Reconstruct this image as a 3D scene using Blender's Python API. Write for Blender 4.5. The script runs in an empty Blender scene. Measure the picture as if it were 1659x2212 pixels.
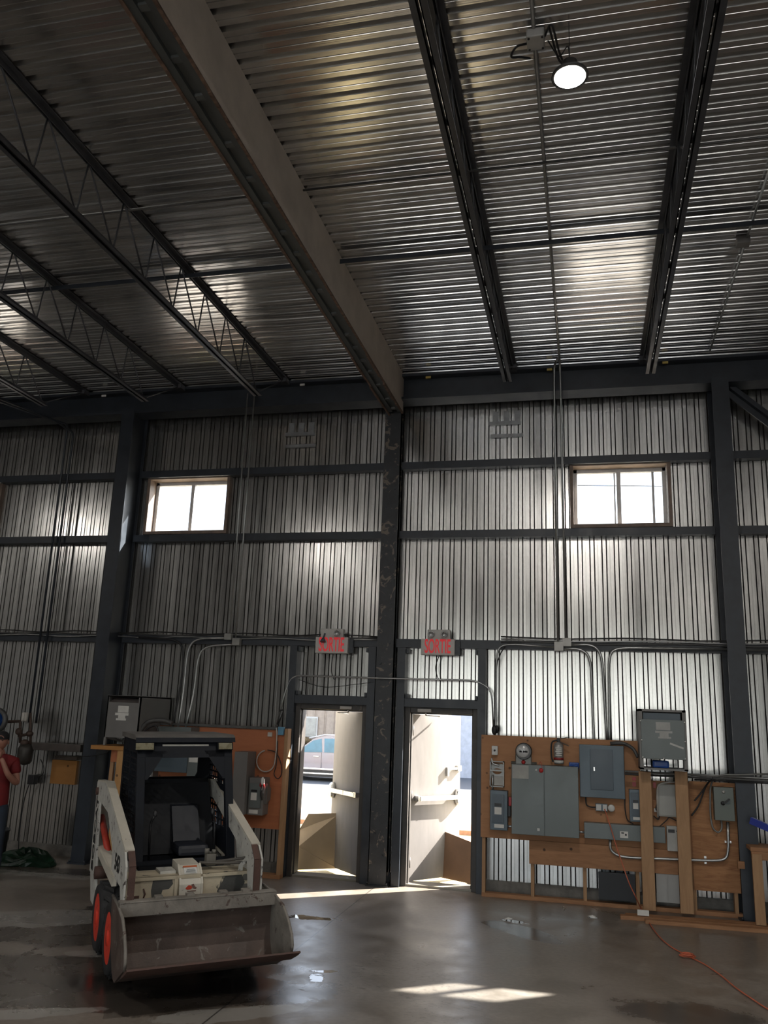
import bpy, bmesh, math, random
from mathutils import Vector, Matrix
random.seed(7)
S = bpy.context.scene
COL = S.collection
# ------------------------------------------------------------------ camera
FPX = 1805.936; PITCH = math.radians(13.569); YAW = math.radians(-13.791); ROLL = math.radians(-2.1066); HC = 2.05
cp, sp, cy, sy, cr, sr = math.cos(PITCH), math.sin(PITCH), math.cos(YAW), math.sin(YAW), math.cos(ROLL), math.sin(ROLL)
FW = Vector((sy*cp, cy*cp, sp)); r0 = Vector((cy, -sy, 0)); d0 = FW.cross(r0)
RT = r0*cr + d0*sr; DN = d0*cr - r0*sr
cam_d = bpy.data.cameras.new('camera'); cam = bpy.data.objects.new('camera', cam_d); COL.objects.link(cam)
cam_d.sensor_fit = 'VERTICAL'; cam_d.sensor_height = 36; cam_d.lens = 36*FPX/2212; cam_d.clip_end = 300
cam.matrix_world = Matrix(((RT.x, -DN.x, -FW.x, 0), (RT.y, -DN.y, -FW.y, 0), (RT.z, -DN.z, -FW.z, HC), (0, 0, 0, 1)))
S.camera = cam
# ------------------------------------------------------------------ light
S.view_settings.view_transform = 'Standard'; S.view_settings.look = 'None'
S.view_settings.exposure = 1.3; S.view_settings.gamma = 1.0
SUN_V = Vector((-4.93, -3.89, -4.89)).normalized()
W = bpy.data.worlds.new('World'); S.world = W; W.use_nodes = True
wn = W.node_tree; wn.nodes.clear()
sky = wn.nodes.new('ShaderNodeTexSky'); sky.sky_type = 'NISHITA'; sky.sun_disc = False
sky.sun_elevation = math.radians(38); sky.sun_rotation = math.atan2(4.93, 3.89)
sky.air_density = 1.0; sky.dust_density = 2.0; sky.ozone_density = 1.0
bgn = wn.nodes.new('ShaderNodeBackground'); bgn.inputs['Strength'].default_value = 0.37
wo = wn.nodes.new('ShaderNodeOutputWorld')
skb = wn.nodes.new('ShaderNodeRGBToBW'); skm = wn.nodes.new('ShaderNodeMix'); skm.data_type = 'RGBA'; skm.inputs[0].default_value = .55
wn.links.new(sky.outputs[0], skb.inputs[0]); wn.links.new(sky.outputs[0], skm.inputs[6]); wn.links.new(skb.outputs[0], skm.inputs[7]); wn.links.new(skm.outputs[2], bgn.inputs[0]); wn.links.new(bgn.outputs[0], wo.inputs[0])
sd = bpy.data.lights.new('sun', 'SUN'); sd.energy = 15.0; sd.angle = math.radians(0.53); sd.color = (1, .94, .85)
sun = bpy.data.objects.new('sun', sd); COL.objects.link(sun)
sun.rotation_euler = SUN_V.to_track_quat('-Z', 'Y').to_euler(); sun.location = (20, 30, 30)

# ------------------------------------------------------------------ helpers
def ray(px, py): return RT*((px-829.5)/FPX) + DN*((py-1106)/FPX) + FW
def at(px, py, y=None, z=None, x=None):
    "photo direction met with a real plane of the building (wall depth y, height z or side x)"
    d = ray(px, py)
    t = y/d.y if y is not None else ((z-HC)/d.z if z is not None else x/d.x)
    return Vector((d.x*t, d.y*t, HC+d.z*t))
def rectW(l, t, r, b, Y):
    mx, my = (l+r)/2, (t+b)/2
    return at(l, my, y=Y).x, at(r, my, y=Y).x, at(mx, b, y=Y).z, at(mx, t, y=Y).z

class MB:
    def __init__(s): s.v = []; s.f = []; s.mi = []; s.sm = []; s.m = 0
    def add(s, vs, fs, smooth=False):
        n = len(s.v); s.v += [Vector(v) for v in vs]; s.f += [[i+n for i in f] for f in fs]
        s.mi += [s.m]*len(fs); s.sm += [smooth]*len(fs); return s
    def box(s, x0, x1, y0, y1, z0, z1, bev=0.0):
        x0, x1 = min(x0, x1), max(x0, x1); y0, y1 = min(y0, y1), max(y0, y1); z0, z1 = min(z0, z1), max(z0, z1)
        if bev <= 0 or bev*2.2 > min(x1-x0, y1-y0, z1-z0):
            vs = [(x, y, z) for z in (z0, z1) for y in (y0, y1) for x in (x0, x1)]
            return s.add(vs, [(0, 2, 3, 1), (4, 5, 7, 6), (0, 1, 5, 4), (2, 6, 7, 3), (0, 4, 6, 2), (1, 3, 7, 5)])
        bm = bmesh.new(); bmesh.ops.create_cube(bm, size=1)
        for v in bm.verts: v.co = Vector(((x0+x1)/2+v.co.x*(x1-x0), (y0+y1)/2+v.co.y*(y1-y0), (z0+z1)/2+v.co.z*(z1-z0)))
        bmesh.ops.bevel(bm, geom=bm.edges[:], offset=bev, segments=2, affect='EDGES', profile=.6)
        bm.verts.index_update(); vs = [v.co.copy() for v in bm.verts]; fs = [[v.index for v in f.verts] for f in bm.faces]
        bm.free(); return s.add(vs, fs)
    def obox(s, a, b, w, h, up=(0, 0, 1), bev=0):
        "bar from a to b, w across, h along up"
        a, b = Vector(a), Vector(b); d = (b-a).normalized(); u = Vector(up); side = d.cross(u)
        if side.length < 1e-4: side = d.cross(Vector((1, 0, 0)))
        side.normalize(); u = side.cross(d).normalized()
        vs = [p+side*(w/2*i)+u*(h/2*j) for p in (a, b) for i, j in ((-1, -1), (1, -1), (1, 1), (-1, 1))]
        return s.add(vs, [(0, 3, 2, 1), (4, 5, 6, 7), (0, 1, 5, 4), (1, 2, 6, 5), (2, 3, 7, 6), (3, 0, 4, 7)])
    def prism(s, poly, axis, a, b):
        "2D polygon extruded along an axis: 'x' poly=(y,z); 'y' poly=(x,z); 'z' poly=(x,y)"
        def P(p, t): return {'x': (t, p[0], p[1]), 'y': (p[0], t, p[1]), 'z': (p[0], p[1], t)}[axis]
        n = len(poly); vs = [P(p, a) for p in poly]+[P(p, b) for p in poly]
        fs = [list(range(n))[::-1], [i+n for i in range(n)]]+[(i, (i+1) % n, (i+1) % n+n, i+n) for i in range(n)]
        return s.add(vs, fs)
    def ring(s, outer, inner, axis, a, b):
        "plate with a hole (outer, inner same length)"
        def P(p, t): return {'x': (t, p[0], p[1]), 'y': (p[0], t, p[1]), 'z': (p[0], p[1], t)}[axis]
        n = len(outer); vs = [P(p, t) for t in (a, b) for q in (outer, inner) for p in q]; fs = []
        for i in range(n):
            j = (i+1) % n
            fs += [(i, j, n+j, n+i), (2*n+i, 3*n+i, 3*n+j, 2*n+j), (i, 2*n+i, 2*n+j, j), (n+i, n+j, 3*n+j, 3*n+i)]
        return s.add(vs, fs)
    def tube(s, pts, r, n=8, cap=True):
        pts = [Vector(p) for p in pts]; m = len(pts); vs = []; fs = []
        rr = r if isinstance(r, (list, tuple)) else [r]*m
        prev = None
        for i, p in enumerate(pts):
            d = (pts[min(i+1, m-1)]-pts[max(i-1, 0)])
            if d.length < 1e-9: d = Vector((0, 0, 1))
            d.normalize()
            if prev is None:
                up = Vector((0, 0, 1)) if abs(d.z) < .9 else Vector((1, 0, 0)); u = d.cross(up).normalized()
            else: u = (prev-d*prev.dot(d)).normalized()
            prev = u; w = d.cross(u)
            vs += [p+(u*math.cos(2*math.pi*k/n)+w*math.sin(2*math.pi*k/n))*rr[i] for k in range(n)]
        for i in range(m-1):
            for k in range(n):
                a = i*n+k; b = i*n+(k+1) % n; fs.append((a, b, b+n, a+n))
        s.add(vs, fs, True)
        if cap: s.add([v for v in vs[:n]], [list(range(n))[::-1]]); s.add([v for v in vs[-n:]], [list(range(n))])
        return s
    def lathe(s, prof, c, axis=(0, 0, 1), n=24, smooth=True, squash=(1, 1)):
        "prof = list of (radius, height along axis)"
        c = Vector(c); ax = Vector(axis).normalized(); u = ax.cross(Vector((0, 0, 1)) if abs(ax.z) < .9 else Vector((1, 0, 0))).normalized(); w = ax.cross(u)
        vs = []; fs = []
        for r, h in prof:
            vs += [c+ax*h+(u*math.cos(2*math.pi*k/n)*squash[0]+w*math.sin(2*math.pi*k/n)*squash[1])*r for k in range(n)]
        for i in range(len(prof)-1):
            for k in range(n):
                a = i*n+k; b = i*n+(k+1) % n; fs.append((a, b, b+n, a+n))
        s.add(vs, fs, smooth)
        if prof[0][0] > 1e-5: s.add(vs[:n], [list(range(n))[::-1]])
        if prof[-1][0] > 1e-5: s.add(vs[-n:], [list(range(n))])
        return s
    def cyl(s, a, b, r, n=20):
        a, b = Vector(a), Vector(b); return s.lathe([(r, 0), (r, (b-a).length)], a, b-a, n)
    def ell(s, c, rx, ry, rz, n=16, m=10):
        vs = []; fs = []
        for i in range(m+1):
            t = math.pi*i/m
            vs += [(c[0]+rx*math.sin(t)*math.cos(2*math.pi*k/n), c[1]+ry*math.sin(t)*math.sin(2*math.pi*k/n), c[2]+rz*math.cos(t)) for k in range(n)]
        for i in range(m):
            for k in range(n):
                a = i*n+k; b = i*n+(k+1) % n; fs.append((a, b, b+n, a+n))
        return s.add(vs, fs, True)
    def build(s, name, mats, parent=None, base=(0, 0, 0), fixn=True):
        me = bpy.data.meshes.new(name); b = Vector(base)
        me.from_pydata([v-b for v in s.v], [], s.f)
        for m in (mats if isinstance(mats, (list, tuple)) else [mats]): me.materials.append(m)
        me.polygons.foreach_set('material_index', s.mi); me.polygons.foreach_set('use_smooth', s.sm)
        if fixn:
            bm = bmesh.new(); bm.from_mesh(me); bmesh.ops.remove_doubles(bm, verts=bm.verts, dist=1e-5)
            bmesh.ops.recalc_face_normals(bm, faces=bm.faces); bm.to_mesh(me); bm.free()
        o = bpy.data.objects.new(name, me); COL.objects.link(o)
        if parent: o.parent = parent
        else: o.location = b
        return o
def tag(o, label=None, cat=None, group=None, kind=None):
    if label: o['label'] = label
    if cat: o['category'] = cat
    if group: o['group'] = group
    if kind: o['kind'] = kind
    return o
def empty(name, loc=(0, 0, 0), rz=0, label=None, cat=None, group=None, kind=None):
    o = bpy.data.objects.new(name, None); COL.objects.link(o); o.location = loc; o.rotation_euler = (0, 0, rz)
    o.empty_display_size = .1
    return tag(o, label, cat, group, kind)
def rpath(pts, r=.08, n=5):
    "polyline with rounded corners"
    pts = [Vector(p) for p in pts]; out = [pts[0]]
    for i in range(1, len(pts)-1):
        a, b, c = pts[i-1], pts[i], pts[i+1]; ra = min(r, (a-b).length*.45); rc = min(r, (c-b).length*.45)
        p0 = b+(a-b).normalized()*ra; p1 = b+(c-b).normalized()*rc
        for k in range(n+1):
            t = k/n; out.append(p0*(1-t)**2+b*2*t*(1-t)+p1*t*t)
    out.append(pts[-1]); return out
def spline(pts, n=8):
    pts = [Vector(p) for p in pts]; P = [pts[0]]+pts+[pts[-1]]; out = []
    for i in range(1, len(P)-2):
        for k in range(n):
            t = k/n
            out.append(.5*((2*P[i])+(P[i+1]-P[i-1])*t+(2*P[i-1]-5*P[i]+4*P[i+1]-P[i+2])*t*t+(3*P[i]-P[i-1]-3*P[i+1]+P[i+2])*t**3))
    out.append(pts[-1]); return out
def text_mesh(name, s, mat, size, loc, rot, parent=None, sx=1.0, ext=.002, base=(0, 0, 0), bold=0.0):
    cu = bpy.data.curves.new(name, 'FONT'); cu.body = s; cu.size = size; cu.extrude = ext; cu.align_x = 'CENTER'; cu.align_y = 'CENTER'; cu.offset = bold
    to = bpy.data.objects.new('tmp', cu); COL.objects.link(to); bpy.context.view_layer.update()
    me = bpy.data.meshes.new_from_object(to.evaluated_get(bpy.context.evaluated_depsgraph_get()))
    bpy.data.objects.remove(to); bpy.data.curves.remove(cu)
    M = Matrix.Translation(Vector(loc)-Vector(base)) @ rot.to_4x4() @ Matrix.Diagonal((sx, 1, 1, 1))
    me.transform(M); me.materials.clear(); me.materials.append(mat); me.name = name
    o = bpy.data.objects.new(name, me); COL.objects.link(o)
    if parent: o.parent = parent
    return o
ROT_WALL = Matrix(((1, 0, 0), (0, 0, -1), (0, 1, 0)))   # text facing -Y

# ------------------------------------------------------------------ materials
class NT:
    def __init__(s, name):
        s.mat = bpy.data.materials.new(name); s.mat.use_nodes = True; s.t = s.mat.node_tree; s.t.nodes.clear()
        s.out = s.n('ShaderNodeOutputMaterial'); s.b = s.n('ShaderNodeBsdfPrincipled'); s.l(s.b.outputs[0], s.out.inputs[0])
        s.co = s.n('ShaderNodeTexCoord').outputs['Object']
    def n(s, t, **k):
        o = s.t.nodes.new(t)
        for a, v in k.items(): setattr(o, a, v)
        return o
    def l(s, a, b): s.t.links.new(a, b)
    def map(s, sc=(1, 1, 1), rot=(0, 0, 0), loc=(0, 0, 0)):
        m = s.n('ShaderNodeMapping'); m.inputs['Scale'].default_value = sc; m.inputs['Rotation'].default_value = rot; m.inputs['Location'].default_value = loc
        s.l(s.co, m.inputs[0]); return m.outputs[0]
    def noise(s, scale=5, detail=4, rough=.55, vec=None, dist=0):
        q = s.n('ShaderNodeTexNoise'); q.inputs['Scale'].default_value = scale; q.inputs['Detail'].default_value = detail
        q.inputs['Roughness'].default_value = rough; q.inputs['Distortion'].default_value = dist
        s.l(vec or s.co, q.inputs['Vector']); return q.outputs['Fac']
    def ramp(s, fac, stops):
        r = s.n('ShaderNodeValToRGB'); e = r.color_ramp.elements
        while len(e) < len(stops): e.new(.5)
        for k, (p, c) in enumerate(stops):
            e[k].position = p; e[k].color = (c[0], c[1], c[2], 1) if isinstance(c, (tuple, list)) else (c, c, c, 1)
        s.l(fac, r.inputs[0]); return r.outputs[0]
    def math(s, op, a, b=None, c=None, clamp=False):
        q = s.n('ShaderNodeMath', operation=op, use_clamp=clamp)
        for i, v in enumerate((a, b, c)):
            if v is None: continue
            if isinstance(v, (int, float)): q.inputs[i].default_value = v
            else: s.l(v, q.inputs[i])
        return q.outputs[0]
    def mix(s, fac, a, b, mode='MIX'):
        q = s.n('ShaderNodeMix', data_type='RGBA', blend_type=mode)
        for i, v in ((0, fac), (6, a), (7, b)):
            if isinstance(v, (int, float)): q.inputs[i].default_value = v
            elif isinstance(v, (tuple, list)): q.inputs[i].default_value = (v[0], v[1], v[2], 1)
            else: s.l(v, q.inputs[i])
        return q.outputs[2]
    def set(s, **k):
        for a, v in k.items():
            i = s.b.inputs[a.replace('_', ' ')]
            if isinstance(v, (int, float)): i.default_value = v
            elif isinstance(v, (tuple, list)): i.default_value = (v[0], v[1], v[2], 1)
            else: s.l(v, i)
    def bump(s, h, st=.3, d=.01):
        q = s.n('ShaderNodeBump'); q.inputs['Strength'].default_value = st; q.inputs['Distance'].default_value = d
        s.l(h, q.inputs['Height']); s.l(q.outputs[0], s.b.inputs['Normal'])
    def blob(s, x, y, rx, ry, ang=0, soft=.3, nz=None, namp=.35):
        "soft mask round a floor point: 1 inside"
        m = s.map(sc=(1, 1, 0), loc=(0, 0, 0))
        v = s.n('ShaderNodeVectorMath', operation='SUBTRACT'); s.l(m, v.inputs[0]); v.inputs[1].default_value = (x, y, 0)
        r = s.n('ShaderNodeMapping'); r.vector_type = 'TEXTURE'; r.inputs['Rotation'].default_value = (0, 0, ang); r.inputs['Scale'].default_value = (rx, ry, 1); s.l(v.outputs[0], r.inputs[0])
        ln = s.n('ShaderNodeVectorMath', operation='LENGTH'); s.l(r.outputs[0], ln.inputs[0]); d = ln.outputs['Value']
        if nz is not None: d = s.math('ADD', d, s.math('MULTIPLY', s.math('SUBTRACT', nz, .5), namp*4))
        q = s.n('ShaderNodeMapRange', interpolation_type='SMOOTHSTEP'); s.l(d, q.inputs[0])
        q.inputs[1].default_value = 1+soft/2; q.inputs[2].default_value = 1-soft/2; q.inputs[3].default_value = 0; q.inputs[4].default_value = 1
        return q.outputs[0]
def M(name, col, rough=.5, metal=0, var=.15, scale=6, bump=0, bscale=40, spots=None, sp_th=.62, sp_scale=12, emit=None, es=0, coat=0, trans=0, stretch=(1, 1, 1)):
    t = NT(name); v = t.map(sc=stretch); nz = t.noise(scale, 5, .6, v)
    a = tuple(c*(1-var) for c in col); b = tuple(min(1, c*(1+var)) for c in col)
    c = t.ramp(nz, [(.3, a), (.7, b)])
    rg = t.ramp(nz, [(.3, max(0, rough-.08)), (.7, min(1, rough+.08))])
    if spots:
        s2 = t.noise(sp_scale, 6, .65, v, 1.0); mk = t.ramp(s2, [(sp_th, 0), (sp_th+.04, 1)]); c = t.mix(mk, c, spots)
    t.set(Base_Color=c, Roughness=rg, Metallic=metal, Coat_Weight=coat)
    if trans: t.set(Transmission_Weight=trans)
    if bump: t.bump(t.noise(bscale, 4, .6, v), bump, .006)
    if emit: t.set(Emission_Color=emit, Emission_Strength=es)
    return t.mat

steel_dark = M('steel_dark', (.025, .031, .041), .42, .0, .25, 5, .1, spots=(.06, .055, .05), sp_th=.68, sp_scale=9)
steel_scuff = M('steel_scuff', (.03, .033, .038), .5, 0, .3, 5, .3, spots=(.16, .135, .11), sp_th=.57, sp_scale=7)
frame_dark = M('frame_dark', (.05, .045, .042), .5, 0, .3, 6, .1, spots=(.14, .11, .09), sp_th=.64, sp_scale=10)
joist_m = M('joist_paint', (.055, .058, .066), .45, 0, .3, 6)
beam_board = M('beam_board', (.60, .53, .46), .8, 0, .12, 3, .2, 60, spots=(.66, .6, .54), sp_th=.70, sp_scale=5)
rustm = M('rusty_edge', (.17, .11, .08), .8, 0, .5, 20, .6)
conduit_m = M('conduit_metal', (.42, .43, .43), .38, .85, .15, 12)
conduit_dk = M('conduit_dark', (.1, .1, .1), .5, .5, .2, 12)
cable_blk = M('cable_black', (.015, .015, .017), .5, 0, .2, 10)
cable_wht = M('cable_white', (.45, .43, .4), .5, 0, .1, 10)
grey_box = M('grey_enclosure', (.135, .155, .155), .42, .15, .08, 3, .08, 90)
grey_blue = M('grey_blue_enclosure', (.085, .115, .14), .4, .15, .08, 3, .08, 90)
grey_drk = M('grey_blue_dark', (.055, .075, .095), .4, .1, .08, 3)
grey_tr = M('grey_transformer', (.17, .165, .16), .5, .1, .1, 3, .1, 90)
black_m = M('black_plastic', (.012, .012, .014), .45, 0, .2, 8)
black_sht = M('black_sheet', (.02, .022, .026), .55, 0, .2, 4)
white_lb = M('label_paper', (.62, .61, .58), .7, 0, .08, 12)
white_pl = M('white_plastic', (.55, .55, .53), .45, 0, .06, 8)
alum = M('aluminium_bright', (.7, .7, .69), .3, .9, .1, 10)
red_m = M('red_plastic', (.4, .02, .02), .4, 0, .15, 8)
blue_m = M('blue_plastic', (.01, .06, .28), .4, 0, .15, 8)
ltblue_m = M('light_blue_box', (.10, .25, .38), .5, 0, .15, 8)
orange_m = M('orange_cord', (.50, .12, .06), .5, 0, .1, 20)
glass_m = NT('window_glass'); glass_m.t.nodes.remove(glass_m.b)
tb = glass_m.n('ShaderNodeBsdfTransparent'); tb.inputs[0].default_value = (.92, .95, .97, 1); gb = glass_m.n('ShaderNodeBsdfGlossy'); gb.inputs['Roughness'].default_value = .03
fr = glass_m.n('ShaderNodeFresnel'); mx = glass_m.n('ShaderNodeMixShader'); mx.inputs[0].default_value = .05; glass_m.l(tb.outputs[0], mx.inputs[1]); glass_m.l(gb.outputs[0], mx.inputs[2]); glass_m.l(mx.outputs[0], glass_m.out.inputs[0]); glass_m = glass_m.mat

def wood(name, c1, c2, axis='x', knots=True, scale=1.0):
    t = NT(name); sc = {'x': (1.2, 9, 9), 'z': (9, 9, 1.2), 'y': (9, 1.2, 9)}[axis]
    v = t.map(sc=tuple(k*scale for k in sc)); nz = t.noise(2.2, 6, .6, v, 1.2); c = t.ramp(nz, [(.3, c1), (.5, tuple((p+q)/2 for p, q in zip(c1, c2))), (.72, c2)])
    if knots:
        k = t.n('ShaderNodeTexVoronoi'); k.inputs['Scale'].default_value = 4.5; t.l(t.co, k.inputs['Vector'])
        kn = t.noise(30, 3, .6); d = t.math('ADD', k.outputs['Distance'], t.math('MULTIPLY', kn, .06)); mk = t.ramp(d, [(.085, 1), (.12, 0)]); c = t.mix(mk, c, tuple(q*.3 for q in c1))
    t.set(Base_Color=c, Roughness=.68); t.bump(nz, .15, .004); return t.mat
lumber = wood('lumber', (.30, .17, .085), (.42, .25, .13), 'z')
lumber_x = wood('lumber_flat', (.25, .12, .055), (.38, .19, .09), 'x')
plywood = wood('plywood_orange', (.33, .155, .07), (.42, .21, .10), 'x', True, .6)
plywood_r = wood('plywood_red', (.36, .12, .05), (.44, .155, .065), 'x', True, .5)
plywood_s = wood('plywood_striped', (.22, .09, .035), (.42, .21, .09), 'x', True, 1.3)
plywood_y = wood('plywood_amber', (.36, .16, .04), (.42, .2, .06), 'x', True, .5)

def galv(name, base, rough, axis, dent=0.0, mott=.12):
    t = NT(name); n1 = t.noise(1.2, 4, .5, t.map(sc=((7, 7, .25) if axis == 'z' else (.25, 7, 7))))
    n2 = t.noise(45, 3, .5); c = t.mix(mott, t.ramp(n1, [(.3, tuple(b*.86 for b in base)), (.7, tuple(min(1, b*1.1) for b in base))]), t.ramp(n2, [(.35, .3), (.65, .7)]), 'OVERLAY')
    t.set(Base_Color=c, Metallic=.94, Roughness=t.ramp(n1, [(.3, rough-.03), (.7, rough+.06)]))
    fine = t.noise(1, 2, .5, t.map(sc=((130, 130, .5) if axis == 'z' else (.5, 130, 130))))
    h = t.math('MULTIPLY', fine, .12)
    if dent: h = t.math('ADD', h, t.math('MULTIPLY', t.noise(1.1, 2, .4, t.map(sc=(2.2, 2.2, .8))), dent))
    t.bump(h, .25, .012); return t.mat
wall_galv = galv('wall_galvanised', (.60, .595, .58), .20, 'z', .15)
deck_galv = galv('deck_galvanised', (.68, .68, .67), .19, 'x', 0)

# ------------------------------------------------------------------ the floor
def ln2(p, q):  # floor line as point + direction
    a, b = at(*p, z=0), at(*q, z=0); d = (b-a).normalized(); return a, d
def floor_mat():
    t = NT('concrete_floor')
    big = t.noise(.55, 6, .6, None, .6); mid = t.noise(2.6, 7, .65, None, .5); fine = t.noise(22, 5, .6); edge = t.noise(1.6, 8, .7, None, .8)
    c = t.ramp(mid, [(.3, (.14, .117, .094)), (.5, (.185, .158, .132)), (.72, (.24, .21, .18))])
    c = t.mix(.35, c, t.ramp(fine, [(.35, .35), (.65, .65)]), 'OVERLAY')
    # pale scuffed dry patches / dark wet patches
    wet = None
    def acc(a, b): return b if a is None else t.math('MAXIMUM', a, b)
    for (px, py, rx, ry, ang) in ((120, 2010, 1.0, .55, .2), (60, 2110, 1.3, .6, .4), (330, 2150, 1.3, .38, .45), (250, 1980, .8, .5, .6), (60, 1880, 1.5, .25, .1), (470, 2140, .7, .28, .55)):
        p = at(px, py, z=0); wet = acc(wet, t.blob(p.x, p.y, rx, ry, ang, .12, edge, .5))
    oil = None
    for (px, py, rx, ry, ang) in ((400, 2110, .9, .3, .6), (480, 2130, .5, .22, .6), (1110, 2005, .42, .17, -.5), (1150, 2022, .35, .12, -.6), (1480, 2190, .5, .3, 0)):
        p = at(px, py, z=0); oil = acc(oil, t.blob(p.x, p.y, rx, ry, ang, .5, edge, .35))
    pale = None
    for (px, py, rx, ry, ang) in ((60, 1985, .8, .26, .3), (130, 1975, .5, .2, .5), (100, 1890, 1.0, .14, .1), (190, 2060, .22, .10, .2), (30, 2190, .6, .10, .5), (500, 2190, .5, .12, .6)):
        p = at(px, py, z=0); pale = acc(pale, t.blob(p.x, p.y, rx, ry, ang, .1, edge, .5))
    c = t.mix(t.math('MULTIPLY', wet, .72), c, (.028, .021, .016))
    c = t.mix(t.math('MULTIPLY', pale, .75), c, (.30, .285, .26))
    c = t.mix(t.math('MULTIPLY', oil, .7), c, (.012, .012, .013))
    # tyre tracks: broken dark curls
    tr = t.ramp(t.noise(7, 4, .7, t.map(sc=(1, 2.2, 1), rot=(0, 0, .7)), 2.5), [(.56, 0), (.62, 1)])
    tm = None
    for (px, py, rx, ry, ang) in ((640, 2130, 1.0, .22, .35), (860, 2080, .3, .9, -.5), (950, 2150, .35, .8, .3)):
        p = at(px, py, z=0); tm = acc(tm, t.blob(p.x, p.y, rx, ry, ang, .6, edge, .3))
    c = t.mix(t.math('MULTIPLY', t.math('MULTIPLY', tr, tm), .55), c, (.03, .028, .026))
    # saw-cut joint
    for pq in (((783, 1937), (500, 2162)),):
        a, d = ln2(*pq); sx = t.n('ShaderNodeSeparateXYZ'); t.l(t.co, sx.inputs[0])
        dist = t.math('ABSOLUTE', t.math('ADD', t.math('MULTIPLY', sx.outputs[0], -d.y), t.math('ADD', t.math('MULTIPLY', sx.outputs[1], d.x), a.x*d.y-a.y*d.x)))
        jm = t.ramp(dist, [(.004, 1), (.009, 0)]); c = t.mix(t.math('MULTIPLY', jm, .8), c, (.02, .02, .02))
    # small shiny puddles
    pud = None
    for (px, py, rx, ry, ang) in ((665, 1982, .26, .07, .1), (683, 2112, .05, .09, .3), (700, 2098, .09, .03, .3), (1108, 1990, .14, .05, -.3), (1278, 1982, .05, .025, 0)    ):
        p = at(px, py, z=0); pud = acc(pud, t.blob(p.x, p.y, rx*1.1, ry*1.1, ang, .15, t.noise(9, 6, .7, None, 1.0), .75))
    c = t.mix(t.math('MULTIPLY', pud, .5), c, (.05, .05, .05))
    r = t.ramp(big, [(.3, .26), (.55, .36), (.75, .5)])
    r = t.mix(.4, r, t.ramp(mid, [(.35, .22), (.65, .6)]))
    r = t.mix(t.math('MULTIPLY', wet, .55), r, (.2, .2, .2)); r = t.mix(t.math('MULTIPLY', oil, .6), r, (.13, .13, .13)); r = t.mix(pud, r, (.03, .03, .03))
    t.set(Base_Color=c, Roughness=r, Specular_IOR_Level=.5)
    fl = t.math('SUBTRACT', 1.0, pud); t.bump(t.math('MULTIPLY', t.math('ADD', t.math('MULTIPLY', mid, .6), t.math('MULTIPLY', fine, .12)), fl), .22, .01)
    return t.mat
X0, X1, Y0, YS, ZD = -14.0, 8.0, -12.0, 10.93, 6.64
f = MB(); f.box(X0-.2, X1+.2, Y0-.2, 11.16, -.15, 0); tag(f.build('floor', floor_mat()), kind='structure')
# ------------------------------------------------------------------ ceiling deck
d = MB(); prof = [(0, 0), (.044, 0), (.047, .006), (.053, .006), (.056, 0), (.1, 0), (.110, .038), (.138, .038), (.152, 0)]
pts = []; y = Y0-.1
while y < 11.1:
    pts += [(y+a, ZD+b) for a, b in prof[:-1]]; y += .152
xs = [X0-.1, X1+.1]
vs = [(x, p[0], p[1]) for x in xs for p in pts]; n = len(pts)
d.add(vs, [(i, i+1, n+i+1, n+i) for i in range(n-1)])
deck = tag(d.build('ceiling', deck_galv, fixn=False), kind='structure')
rf = MB(); rf.box(X0-.25, X1+.25, Y0-.25, 11.25, ZD+.06, ZD+.3); tag(rf.build('trim_1', M('roof_cover', (.3, .3, .3), .8)), kind='structure')
# ------------------------------------------------------------------ far wall with its openings
DOORS = [(-3.70, -2.85), (-2.215, -1.41)]; DZ = 2.08
WINS = [(-10.15, -8.86, 4.53, 5.32), (-6.26, -5.03, 4.53, 5.32), (-.12, 1.06, 4.53, 5.32), (3.50, 4.66, 4.53, 5.32)]
OPEN = [(a-.03, b+.03, 0, DZ+.02) for a, b in DOORS]+WINS
w = MB(); prof = [(0, 0), (.030, 0), (.032, .0025), (.038, .0025), (.040, 0), (.082, 0), (.0895, .05), (.097, 0), (.137, 0), (.1445, .05), (.152, 0)]
x = X0
while x < X1:
    for (a, ya), (b, yb) in zip(prof[:-1], prof[1:]):
        xa, xb = x+a, x+b; mid = (xa+xb)/2
        blk = sorted([(o[2], o[3]) for o in OPEN if o[0] < mid < o[1]]); z = .13; segs = []
        for lo, hi in blk:
            if lo > z: segs.append((z, lo))
            z = max(z, hi)
        segs.append((z, ZD+.03))
        for lo, hi in segs: w.add([(xa, YS+ya, lo), (xb, YS+yb, lo), (xb, YS+yb, hi), (xa, YS+ya, hi)], [(0, 1, 2, 3)])
    x += .152
tag(w.build('wall_far', wall_galv, fixn=False), kind='structure')
def skin(name, axis, lo, hi, a0, a1, z0, z1, opens, mat):
    m = MB(); xs = sorted({a0, a1} | {o[0] for o in opens} | {o[1] for o in opens}); zs = sorted({z0, z1} | {o[2] for o in opens} | {o[3] for o in opens})
    for i in range(len(xs)-1):
        for j in range(len(zs)-1):
            cx, cz = (xs[i]+xs[i+1])/2, (zs[j]+zs[j+1])/2
            if any(o[0] < cx < o[1] and o[2] < cz < o[3] for o in opens) or cx < a0 or cx > a1 or cz < z0 or cz > z1: continue
            if axis == 'y': m.box(xs[i], xs[i+1], lo, hi, zs[j], zs[j+1])
            else: m.box(lo, hi, xs[i], xs[i+1], zs[j], zs[j+1])
    return tag(m.build(name, mat, fixn=False), kind='structure')
clad = M('outer_cladding', (.55, .54, .5), .6)
skin('trim_2', 'y', 11.12, 11.16, X0-.2, X1+.2, 0, ZD+.1, OPEN, clad)
dim_wall = M('side_wall_liner', (.16, .16, .16), .5, .4, .15, 2)
skin('wall_left', 'x', X0-.2, X0-.05, Y0-.2, 11.2, 0, ZD+.1, [], dim_wall)
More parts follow.
